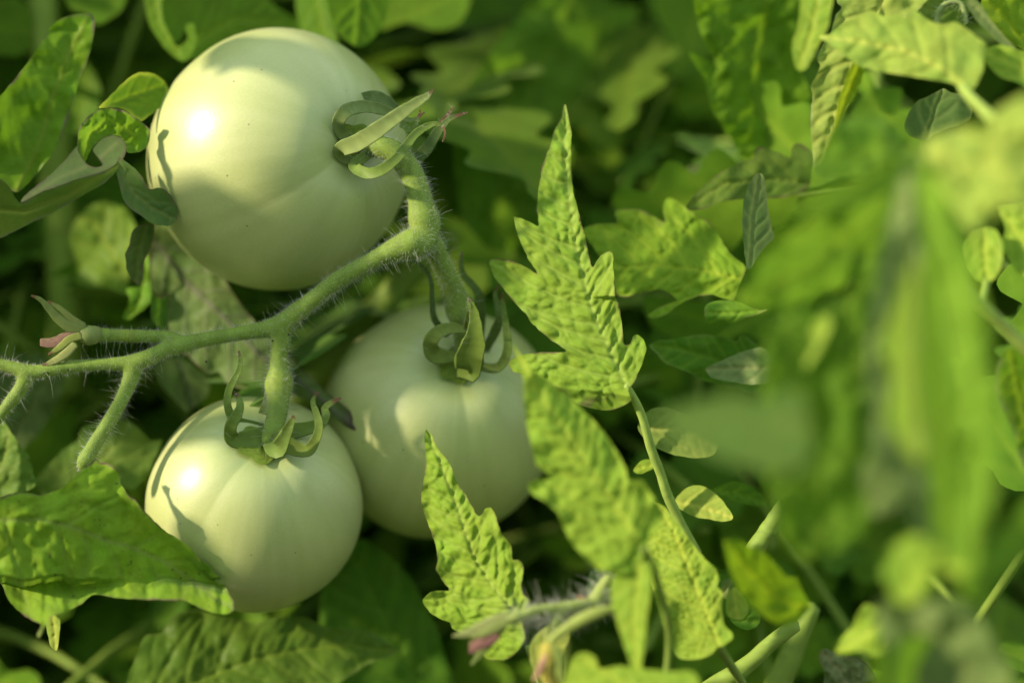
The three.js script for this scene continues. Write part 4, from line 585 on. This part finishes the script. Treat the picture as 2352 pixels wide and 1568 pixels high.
// ------------------------------------------------------------------ right, far out of focus in front
const FG = { group: 'blurred leaves close to the lens' };
leafThing('large four-lobed leaf out of focus right of the upright narrow leaf', [
  { out: [[2098, 335], [2060, 285], [2000, 260], [1950, 268], [1910, 298], [1885, 345], [1856, 408], [1900, 412], [1960, 402], [2030, 378]], mid: [[2095, 336], [1980, 340], [1860, 405]], z: 84, gx: -5, gy: 1.5, foldL: 4, foldR: -4, wave: 3, color: G.blade, step: 7, seed: 230, secC: 0.2 },
  { out: [[2098, 345], [2040, 380], [1960, 412], [1880, 442], [1808, 495], [1900, 484], [1980, 468], [2060, 424]], mid: [[2092, 350], [1960, 440], [1815, 490]], z: 86, gx: -11, gy: -2, foldL: 5, foldR: -4, mat: M.glow, color: G.blade, step: 7, seed: 231, secC: 0.2 },
  { out: [[2095, 360], [2078, 420], [2062, 485], [2030, 560], [1990, 620], [1930, 662], [1860, 688], [1790, 702], [1735, 707], [1688, 697], [1718, 640], [1770, 578], [1840, 520], [1920, 470], [2000, 428]], mid: [[2090, 365], [1990, 500], [1860, 610], [1695, 694]], z: 78, gx: -6.5, gy: 1.0, foldL: -6, foldR: 6, wave: 3, pucker: 0.6, cell: 45, mat: M.glow, color: G.blade, step: 7, seed: 232, secC: 0.2 },
  { out: [[2064, 470], [2005, 600], [1945, 680], [1870, 712], [1800, 700], [1762, 760], [1752, 850], [1755, 1000], [1767, 1140], [1787, 1195], [1805, 1242], [1835, 1280], [1873, 1284], [1941, 1256], [1996, 1225], [2012, 1140], [2002, 1000], [1994, 820], [2010, 690], [2040, 570]], mid: [[2060, 475], [1940, 720], [1880, 950], [1880, 1278]], z: 92, gx: -7, gy: 0.6, foldL: 6, foldR: -5, wave: 3, mat: M.glow, color: G.blade, step: 8, seed: 238, secC: 0.2 },
  { out: tl(2, 1, [[1000, 600], [1060, 640], [1030, 740], [960, 880], [880, 980], [830, 950], [880, 800], [930, 680]]), mid: tl(2, 1, [[1030, 620], [860, 950]]), z: 106, gx: 4.5, gy: 2, color: G.youngOrLit, step: 8, mat: M.youngOrLit, seed: 239 },
], FG);
leafThing('pale yellow-green blurred leaf filling the right edge', [
  { out: tl(2, 0, [[1600, 1000], [1700, 930], [1850, 870], [2000, 850], [2130, 790], [2200, 720], [2352, 640], [2480, 620], [2500, 1400], [2250, 1370], [2150, 1450], [2100, 1520], [2050, 1580], [1950, 1500], [1850, 1350], [1750, 1200], [1650, 1080]]), mid: tl(2, 0, [[1620, 1000], [1900, 1080], [2200, 1150], [2480, 1150]]), z: 112, gx: 4, gy: 3.2, foldL: -3, foldR: -2, secA: 1.4, secW: 14, secStep: 90, wave: 4, color: G.pale, step: 8, mat: M.youngOrLit, seed: 233 },  // paler colour puts sunlight on this leaf
], FG);
leafThing('long blurred leaf hanging from the upper right like a curtain, folded along its midrib', [
  { name: 'shaded_half', out: [[2092, 345], [2050, 470], [2015, 620], [1995, 780], [1990, 930], [2010, 1060], [2060, 1150], [2140, 1250], [2130, 1050], [2115, 850], [2118, 650], [2112, 480]], mid: [[2095, 350], [2055, 700], [2080, 1050], [2135, 1240]], z: 110, gx: -2.5, gy: 2.2, color: G.under, step: 8, wave: 3, seed: 234, secC: 0.2 },  // grey-green colour puts shade into this half
  { name: 'sun_streak', out: [[2098, 590], [2108, 700], [2106, 830], [2112, 980], [2120, 1090], [2070, 1020], [2035, 960], [2050, 860], [2020, 800], [2040, 740], [2070, 660]], mid: [[2098, 600], [2070, 800], [2105, 1050]], z: 134, gx: 4.2, gy: 2, foldL: -4, foldR: 3, color: G.youngOrLit, step: 8, mat: M.youngOrLit, seed: 235, secC: 0.2 },  // streak of sunlight built as a lobe in a paler colour
  { name: 'middle_fold', out: [[2112, 480], [2140, 600], [2165, 720], [2185, 860], [2195, 1000], [2205, 1130], [2200, 1260], [2150, 1250], [2125, 1100], [2112, 900], [2112, 700]], mid: [[2115, 490], [2150, 800], [2180, 1240]], z: 114, gx: -12, gy: 0, mat: M.glow, color: G.blade, step: 8, seed: 236, secC: 0.2 },
  { name: 'outer_half', out: [[2092, 340], [2150, 400], [2200, 500], [2240, 620], [2268, 760], [2285, 900], [2290, 1050], [2270, 1180], [2225, 1320], [2200, 1250], [2204, 1120], [2195, 980], [2182, 830], [2160, 690], [2130, 540], [2105, 430]], mid: [[2095, 345], [2190, 620], [2235, 950], [2225, 1310]], z: 134, gx: 3.2, gy: 2.2, foldL: 3, foldR: -4, mat: M.leaf, color: G.blade, step: 8, wave: 3, seed: 237, secC: 0.2 },
], FG);
leafThing('very blurred grey-green leaf lobe closest to the lens, right of the leaf stalk', [
  { out: tl(2, 1, [[-80, 1290], [0, 1235], [200, 1180], [400, 1130], [620, 1180], [800, 1100], [900, 1250], [900, 1600], [700, 1660], [400, 1600], [200, 1530], [0, 1400]]), mid: tl(2, 1, [[880, 1400], [450, 1330], [-60, 1300]]), z: 146, gx: -0.6, gy: 3.0, color: [0.15, 0.27, 0.045], step: 10, seed: 240, secC: 0.1 },
], FG);
leafThing('blurred curled pale leaf at the lower right with a dark hollow', [
  { out: tl(2, 2, [[1400, 800], [1500, 620], [1700, 550], [1850, 590], [1970, 700], [2000, 850], [1960, 960], [1870, 830], [1760, 830], [1700, 900], [1660, 1010], [1500, 1020]]), mid: tl(2, 2, [[1560, 980], [1640, 780], [1950, 800]]), z: 128, gx: 3, gy: 3, color: G.youngOrLit, step: 9, wave: 3, mat: M.youngOrLit, seed: 241, secC: 0.1 },
  { out: tl(2, 2, [[1250, 100], [1450, 0], [1620, 60], [1640, 250], [1500, 380], [1350, 450], [1280, 300]]), mid: tl(2, 2, [[1620, 60], [1450, 200], [1320, 420]]), z: 120, gx: 2, gy: 1, color: G.under, step: 9, seed: 242, secC: 0.1 },
], FG);
leafThing('blurred olive leaf slanting in from the lower right edge', [
  { out: tl(2, 2, [[2480, 250], [2480, 620], [2200, 860], [2080, 1000], [1960, 1010], [1910, 900], [2050, 740], [2200, 540]]), mid: tl(2, 2, [[2480, 420], [2150, 760], [1940, 990]]), z: 118, gx: -9.2, gy: -0.5, mat: M.glow, color: G.blade, step: 9, seed: 243, secC: 0.1 },
], FG);
leafThing('blurred grey-green leaf across the lower right corner', [
  { out: tl(2, 2, [[1330, 1040], [1500, 980], [1800, 980], [2000, 1040], [2150, 1290], [2260, 1640], [1400, 1700], [1400, 1300]]), mid: tl(2, 2, [[1420, 1060], [1700, 1250], [2100, 1640]]), z: 108, gx: 0.8, gy: 3, color: G.under, step: 9, wave: 3, seed: 244, secC: 0.1 },  // grey-green colour puts shade into this leaf
  { out: tl(2, 2, [[1520, 1290], [1740, 1270], [1790, 1660], [1480, 1660]]), mid: tl(2, 2, [[1630, 1280], [1640, 1650]]), z: 113, gx: -11.5, gy: 0, mat: M.glow, color: G.blade, step: 9, seed: 245, secC: 0.1 },
  { out: tl(2, 2, [[1340, 1390], [1420, 1330], [1510, 1400], [1530, 1650], [1380, 1680]]), mid: tl(2, 2, [[1440, 1350], [1440, 1650]]), z: 112, gx: -10.35, gy: 0, mat: M.glow, color: G.blade, step: 9, seed: 246, secC: 0.1 },
], FG);
leafThing('pale green pointed leaf patch at the foot of the blurred leaves', [
  { out: tl(2, 2, [[1085, 1360], [1130, 1260], [1200, 1180], [1240, 1090], [1300, 1030], [1400, 1070], [1480, 1150], [1500, 1300], [1440, 1360], [1340, 1385], [1250, 1350], [1160, 1365]]), mid: tl(2, 2, [[1450, 1100], [1320, 1230], [1100, 1350]]), z: 60, gx: 4, gy: 2.5, color: G.youngOrLit, mat: M.youngOrLit, step: 6, wave: 2, seed: 247 }]);
leafThing('crumpled dull leaf at the bottom edge below the pale patch', [
  { out: tl(2, 2, [[985, 1350], [1030, 1330], [1100, 1370], [1160, 1380], [1250, 1400], [1330, 1470], [1370, 1640], [1010, 1660], [1020, 1500], [975, 1410]]), mid: tl(2, 2, [[1000, 1360], [1120, 1480], [1200, 1650]]), z: 14, gx: 0, gy: 2, color: [0.18, 0.24, 0.09], pucker: 1.2, cell: 30, wave: 3, waveL: 30, rim: RIM, step: 4.5, seed: 248 }]);
leafThing('dark leaf with light margin at the right edge under the sunlit stalk', [
  { out: tl(2, 1, [[2200, 890], [2255, 830], [2352, 840], [2480, 900], [2480, 1700], [2340, 1600], [2290, 1400], [2220, 1250], [2170, 1100], [2170, 980]]), mid: tl(2, 1, [[2260, 860], [2330, 1200], [2440, 1600]]), z: 44, gx: -7, gy: 1, mat: M.glow, color: [0.2, 0.37, 0.012], rim: [0.3, 0.38, 0.12], rimW: 14, wave: 2, step: 6, seed: 249 }]);
leafThing('little sunlit leaf drooping above the sunlit stalk', [
  { out: tl(2, 1, [[1950, 150], [2000, 60], [2080, 20], [2170, 30], [2215, 140], [2210, 260], [2170, 350], [2110, 390], [2050, 370], [1990, 300]]), mid: tl(2, 1, [[2090, 20], [2090, 200], [2110, 385]]), z: 40, gx: 3.5, gy: 2, foldL: 2, color: G.youngOrLit, pucker: 0.5, mat: M.youngOrLit, step: 5, seed: 250 },
  { rod: tl(2, 1, [[2105, 380], [2095, 440], [2080, 510]]).map(([x, y], i) => [x, y, 42 + 4 * i, 8]), color: [0.24, 0.35, 0.06], mid: [] },
]);
leafThing('puckered sunlit leaf at the right edge above the little drooping leaf', [
  { out: tl(2, 0, [[2180, 1400], [2240, 1380], [2330, 1370], [2480, 1350], [2480, 1800], [2350, 1860], [2260, 1760], [2200, 1640], [2230, 1540]]), mid: tl(2, 0, [[2200, 1420], [2330, 1600], [2470, 1750]]), z: 36, gx: 3, gy: 3, color: G.youngOrLit, pucker: 1.2, cell: 34, mat: M.youngOrLit, step: 6, seed: 251 }]);
leafThing('leaf cluster blade lit from behind in the top right corner', [
  { out: tl(2, 0, [[2060, 30], [2150, -60], [2480, -80], [2480, 400], [2350, 330], [2220, 260], [2130, 160]]), mid: tl(2, 0, [[2420, 380], [2250, 150], [2100, 0]]), z: 10, gx: -7, gy: 1.5, mat: M.glow, color: [0.22, 0.40, 0.012], wave: 2, pucker: 0.5, step: 6, seed: 252 },
  { out: tl(2, 0, [[2090, 330], [2200, 300], [2352, 340], [2480, 330], [2480, 640], [2330, 560], [2200, 520], [2100, 420]]), mid: tl(2, 0, [[2460, 500], [2250, 420], [2110, 350]]), z: 42, gx: 3, gy: 3, color: G.youngOrLit, wave: 2, pucker: 0.5, step: 6, mat: M.youngOrLit, seed: 253 },
  { out: tl(2, 0, [[1960, 10], [2040, 0], [2130, 130], [2230, 250], [2310, 330], [2260, 340], [2130, 230], [2030, 130]]), mid: tl(2, 0, [[1980, 10], [2300, 330]]), z: 28, gx: 0, gy: 3, color: G.under, step: 5, seed: 254 },
  { out: tl(2, 0, [[1640, 30], [1760, -20], [1960, -40], [1990, 60], [1950, 190], [1850, 180], [1760, 170], [1680, 110]]), mid: tl(2, 0, [[1960, -20], [1800, 100], [1660, 40]]), z: 5, gx: -4, color: [0.13, 0.24, 0.025], step: 6, seed: 255 },
]);

// ------------------------------------------------------------------ background leaves, out of focus behind the fruit
const BG = { group: 'blurred leaves behind the fruit' };
leafThing('big hanging leaf behind the top tomato, glowing yellow-green in the sun from behind', [
  { out: [[1040, 340], [1075, 200], [1150, 90], [1260, -30], [1380, -40], [1385, 100], [1345, 250], [1305, 400], [1290, 530], [1200, 575], [1120, 570], [1060, 490]], mid: [[1330, -40], [1230, 180], [1170, 350], [1140, 570]], z: -95, gx: -9, gy: 0.5, mat: M.glow, color: G.blade, wave: 4, step: 8, secC: 0.1, seed: 300 }], BG);
leafThing('dark hanging leaf at the top edge, right of the top tomato', [
  { out: [[755, -40], [890, -40], [882, 50], [852, 92], [820, 108], [780, 80], [760, 40]], mid: [[830, -40], [818, 100]], z: -36, gx: -7, gy: 0, mat: M.glow, color: G.blade, step: 6, seed: 301 }], BG);
leafThing('pale sunlit leaf between the top tomato and the dark hanging leaf', [
  { out: [[680, -40], [760, -40], [768, 60], [775, 100], [735, 88], [690, 70]], mid: [[720, -40], [745, 90]], z: -52, gx: 5, gy: 2, mat: M.glow, color: G.blade, step: 7, seed: 302 }], BG);
leafThing('yellow-green leaf at the top edge right of the dark hanging leaf', [
  { out: [[870, 70], [890, 0], [930, -40], [1080, -40], [1060, 50], [1000, 70], [930, 50]], mid: [[880, 60], [1060, -20]], z: -80, gx: 3, gy: 2, mat: M.glow, color: G.blade, step: 8, seed: 303 }], BG);
leafThing('S-curled leaf with pale margin above the left of the top tomato', [
  { out: [[330, -40], [375, -40], [370, 30], [390, 80], [405, 108], [430, 90], [425, 60], [445, 55], [450, 100], [430, 138], [405, 135], [370, 100], [340, 50]], mid: [[350, -40], [365, 60], [410, 125]], z: -40, gx: 3.5, gy: 2, mat: M.glow, color: G.blade, step: 5, seed: 304 },
  { out: [[372, -40], [560, -40], [640, 20], [700, 60], [600, 110], [500, 130], [440, 140], [448, 95], [430, 60], [400, 105], [372, 40]], mid: [[440, 100], [540, 40], [680, 50]], z: -46, gx: -4.5, gy: 1, mat: M.glow, color: G.blade, step: 6, seed: 305 },
], BG);
leafThing('yellow glowing leaf behind the tall hollow leaf in the upper left corner', [
  { out: [[-40, 20], [30, -10], [70, 30], [66, 110], [30, 130], [-40, 110]], mid: [[-30, 60], [60, 70]], z: -70, gx: -9, gy: 1, mat: M.glow, color: G.blade, step: 8, seed: 306 }], BG);
leafThing('lit folded leaf right of the tall hollow leaf at the top edge', [
  { out: [[150, -40], [290, -40], [280, 20], [230, 55], [205, 50], [195, 30], [160, 20]], mid: [[170, -20], [270, 0]], z: -60, gx: 1, gy: 2, mat: M.glow, color: G.blade, step: 8, seed: 307 }], BG);
leafThing('pale narrow leaf edge behind the round cupped lobe', [
  { out: [[150, 300], [180, 180], [200, 140], [230, 200], [225, 260], [190, 300]], mid: [[180, 290], [205, 160]], z: -66, gx: 5, gy: 2, mat: M.glow, color: G.blade, step: 7, seed: 308 }], BG);
leafThing('bright yellow-green leaf under the grey stem knee, below the dark notched leaf', [
  { out: [[1480, 680], [1560, 690], [1640, 700], [1660, 760], [1600, 790], [1540, 770], [1490, 740]], mid: [[1650, 740], [1490, 700]], z: -40, gx: 4, gy: 2.5, mat: M.glow, color: G.blade, step: 7, seed: 309 }], BG);
// a whole blurred compound leaf, repeated where the photograph shows the crop going on
function plainLeaf(length, S, color) {                            // lobed leaflet lying along +x, in metres
  const out = [[0, 0]], n = 4, side = (s) => { const a = []; for (let k = 0; k < n; k++) { const t = (k + 0.15) / n, w = 0.30 * Math.sin(Math.PI * Math.pow(t + 0.08, 0.75)); a.push([t, s * w * 0.62], [t + 0.10, s * w * 1.0], [t + 0.17, s * w * 0.92]); } return a; };
  const up = side(1), dn = side(-1).reverse(); out.push(...up, [1, 0], ...dn);
  const L = out.map(([x, y]) => [x * 200, y * 200]);
  return blade({ out: L, mid: [[0, 0], [60, 3], [130, -2], [200, 0]], step: 9, map: (x, y, z) => new THREE.Vector3(x * length / 200, z * length / 60, y * length / 200), z: 0, arch: -1.6, foldL: 3.0, foldR: 3.0, wave: 1.6, waveL: 60, secA: 0.4, secW: 7, color, seed: S, jag: 0.5 });
}
function spray(S, color) {                                        // terminal leaflet, two pairs and their stalk
  const put = [[0.06, 0, 0, 1], [0.052, 0.9, 1, 0.8], [0.052, -0.9, 1, 0.8], [0.02, 1.15, 1, 0.62], [0.022, -1.1, 1, 0.66]], parts = [];
  for (const [x, a, , k] of put) { const g = plainLeaf(0.062 * k, S, color); g.rotateX(rr(-0.5, 0.5)).rotateZ(rr(-0.35, 0.1)).rotateY(-a).translate(x, 0, a ? Math.sin(a) * 0.006 : 0); parts.push(['leaflet', g]); }
  parts.push(['petiole', rod([[-0.05, -0.012, 0, 0.0016], [0.0, 0, 0, 0.0014], [0.06, 0, 0, 0.0009]], { place: (x, y, z) => new THREE.Vector3(x, y, z), unit: 1.0001, color: G.stem, sides: 6, sub: 3 })]);
  return parts;
}
seed = 4242;
const kinds = [G.blade, G.mid, G.blade, G.lush].map((c, i) => spray(400 + i * 7, c));
// x, y, z, turn about the view axis, size, kind, tilt
const more = [[950, 160, -150], [1180, 640, -95], [1480, 130, -130], [1440, 330, -120], [1390, 520, -105], [1530, 480, -130], [1240, 250, -170], [560, -10, -120], [300, 90, -110], [90, 180, -100], [60, 640, -110], [40, 780, -90], [260, 620, -120], [330, 860, -100], [480, 700, -115], [700, 760, -120], [860, 640, -110], [960, 560, -100], [150, 1040, -110], [420, 940, -110], [250, 1500, -70], [120, 1500, -80], [560, 1480, -100], [950, 1350, -110], [1180, 1300, -100], [1350, 1200, -90], [1300, 1420, -105], [1530, 860, -80], [1420, 1000, -95], [1600, 1250, -85], [1720, 1330, -80], [1820, 880, -90], [2000, 300, -70], [1990, 180, -95], [2240, 420, -40], [2290, 600, -60], [2280, 760, -70], [1950, 1450, -60], [2200, 1400, -30], [2330, 1300, 0], [1100, 980, -130], [1700, 640, -90], [1620, 700, -75], [1760, 420, -110], [600, 1300, -120], [760, 300, -160], [420, 300, -150]];
const where = ['above the drooping brown-tipped sepals', `right of the shaded tomato's upright sepals`, 'at the top, left of the broad deep green leaf', 'below the top edge beside the broad deep green leaf', 'behind the tip of the sunlit pointed leaf', 'above the dark puckered leaf', 'right of the glowing hanging leaf', `above the top tomato at the picture's edge`, 'between the tall hollow leaf and the S-curled leaf', 'behind the middle of the tall hollow leaf', 'at the left edge above the withered flower', `left of the withered flower's brown petals`, 'behind the black rolled leaf', `under the withered flower's stalk`, 'behind the grey-green underside near its base', 'behind the fork above the lowest tomato', 'under the right side of the top tomato', 'right of the swollen stalk joint', 'at the left below the stalk tips', `between the side stalk and the lowest tomato's sepals`, 'under the big crinkled leaf near its lowest point', 'in the lower left corner', 'between the big crinkled leaf and the leaf in deep shade', 'right of the lowest tomato, below the shaded one', 'behind the upright crinkled leaf', `under the shaded tomato's right side`, 'behind the wilted bud', `right of the sunlit leaf's lowest lobe`, 'left of the leaf stalk with small leaflets', 'under the small sunlit leaflet', 'behind the glowing dark leaf', 'behind the net-veined leaf', `behind the hanging leaf's lower end`, 'under the pale pointing leaf', 'right of the small two-winged leaf', 'at the right edge by the little sunlit leaf', 'below the sunlit stalk at the right edge', 'behind the crumpled dull leaf', 'in the lower right corner', 'at the right edge behind the olive leaf', 'behind the centre of the shaded tomato', 'right of the dark puckered leaf', 'under the rolled leaf margin', 'behind the dim notched leaf', 'behind the lowest tomato', 'behind the upper right of the top tomato', 'behind the left of the top tomato'];
more.forEach(([x, y, z], i) => {
  const parts = kinds[i % 4], o = thing('background_leaf', 'dim out of focus leaf ' + where[i], 'leaf', at(x, y, z), 'dim leaves in the foliage behind');
  for (const [n, g] of parts) { const m = new THREE.Mesh(g, n === 'petiole' ? M.stem : M.leaf); m.name = n; m.castShadow = m.receiveShadow = true; o.add(m); }
  o.rotation.set(rr(-0.2, 1.3), rr(-3.14, 3.14), rr(-0.9, 0.5)); o.scale.setScalar(rr(0.75, 1.15));
});
{ // the crop behind and below, a mass of foliage that nobody could count
  const g = mergeGeometries(kinds[1].filter(([n]) => n === 'leaflet').map(([, q]) => q)), n = 3100, m = new THREE.InstancedMesh(g, M.leaf, n), d = new THREE.Object3D(), c = new THREE.Color();
  m.name = 'foliage_mass'; m.userData.kind = 'stuff'; m.castShadow = m.receiveShadow = true;
  for (let i = 0; i < n; i++) {
    const far = i < 700 ? rr(120, 330) : rr(200, 900), s = 1 + far / 500, p = at(rr(-500, 2850), rr(-500, 2050), -far); p.y = Math.max(p.y, 0.01);
    if (i >= 1500) { p.copy(i < 2450 ? at(rr(-1600, -420), rr(-900, 1500), rr(-330, -75)) : at(rr(-300, 2700), rr(-1200, -430), rr(-330, -90))); p.y = Math.max(p.y, 0.01); }  // added unseen leaves left and above, placed to darken the depths
    d.position.copy(p); d.rotation.set(rr(-0.6, 1.2), rr(-3.14, 3.14), rr(-0.9, 0.5)); d.scale.setScalar(i < 1500 ? rr(0.8, 1.4) : rr(0.45, 0.65)); d.updateMatrix(); m.setMatrixAt(i, d.matrix); const k = rr(0.7, 1.3); m.setColorAt(i, c.setRGB(k * rr(0.9, 1.25), k, k * 0.9));
  }
  scene.add(m);
}
// leaves just outside the view whose shadows fall on the fruit
const OUT = { group: 'overhanging leaves just outside the view' };
leafThing('overhanging leaf above the upper left corner that shades the crown of the top tomato', [
  { out: [[-300, -250], [-190, -262], [-90, -240], [15, -225], [120, -185], [150, -120], [92, -40], [15, -104], [-60, -140], [-143, -150], [-196, -138], [-210, -172], [-262, -172]], mid: [[-290, -215], [-90, -190], [130, -110]], z: 26, gx: 0, gy: 9, color: G.mid, step: 7, seed: 500 }], OUT);
leafThing('overhanging two-part leaf beyond the left edge that shades the fruit stalk and the shaded tomato', [
  { out: [[-1300, -230], [-1080, -190], [-835, -125], [-740, -105], [-667, -87], [-590, -60], [-521, -24], [-448, 19], [-379, 4], [-324, -44], [-270, -60], [-235, 20], [-225, 150], [-250, 300], [-300, 320], [-340, 235], [-395, 200], [-455, 225], [-485, 295], [-560, 305], [-640, 340], [-860, 340], [-1100, 250], [-1300, 60]], mid: [[-1290, -100], [-640, 90], [-380, 120], [-235, 150]], z: 50, color: G.blade, step: 8, wave: 0.6, seed: 501 },
  { out: [[-960, 400], [-700, 410], [-580, 425], [-490, 430], [-440, 355], [-395, 345], [-340, 360], [-260, 400], [-220, 480], [-260, 560], [-380, 610], [-520, 590], [-700, 570], [-960, 510]], mid: [[-960, 450], [-500, 510], [-230, 480]], z: 50, color: G.blade, step: 8, wave: 0.6, seed: 502 }], OUT);
leafThing('overhanging narrow leaf beyond the left edge that shades the big crinkled leaf', [
  { out: [[-600, 860], [-520, 850], [-440, 870], [-395, 890], [-365, 960], [-370, 1060], [-430, 1068], [-450, 1050], [-470, 985], [-500, 965], [-560, 960], [-600, 940]], mid: [[-590, 900], [-450, 920], [-400, 1060]], z: 45, color: G.blade, step: 7, wave: 0.5, seed: 504 }], OUT);
{ // leaves added out of view, left and above, to keep sun off the depths
  const g = plainLeaf(0.036, 640, G.blade), n = 1250, m = new THREE.InstancedMesh(g, M.leaf, n), d = new THREE.Object3D();
  m.name = 'added_shade_foliage'; m.userData.kind = 'stuff'; m.castShadow = m.receiveShadow = true;
  for (let i = 0; i < n; i++) { d.position.copy(i < 480 ? at(rr(-950, -340), rr(-800, 1450), rr(-150, -40)) : i < 680 ? at(rr(-900, 1500), rr(-1100, -330), rr(-180, -45)) : i < 740 ? at(rr(-800, -340), rr(200, 780), rr(-60, -5)) : at(rr(-1300, -650), rr(-900, 1500), rr(-520, -150))); d.rotation.set(rr(-0.9, 0.9), rr(-3.14, 3.14), rr(-0.9, 0.9)); d.scale.setScalar(i < 740 ? rr(0.7, 1.1) : rr(1.2, 2)); d.updateMatrix(); m.setMatrixAt(i, d.matrix); }
  scene.add(m);
}
{ // foliage row added behind the camera, unseen, to cut the low skylight
  const g = mergeGeometries(kinds[0].filter(([n]) => n === 'leaflet').map(([, q]) => q)), n = 900, m = new THREE.InstancedMesh(g, M.leaf, n), d = new THREE.Object3D();
  m.name = 'added_foliage_row'; m.userData.kind = 'stuff'; m.castShadow = m.receiveShadow = true;
  for (let i = 0; i < n; i++) { d.position.set(rr(-2.4, 2.4), 0.72 * Math.pow(rnd(), 0.8), rr(0.8, 1.5)); d.rotation.set(rr(-0.9, 0.9), rr(-3.14, 3.14), rr(-0.9, 0.4)); d.scale.setScalar(rr(1.6, 2.6)); d.updateMatrix(); m.setMatrixAt(i, d.matrix); }
  scene.add(m);
}
renderer.render(scene, camera);
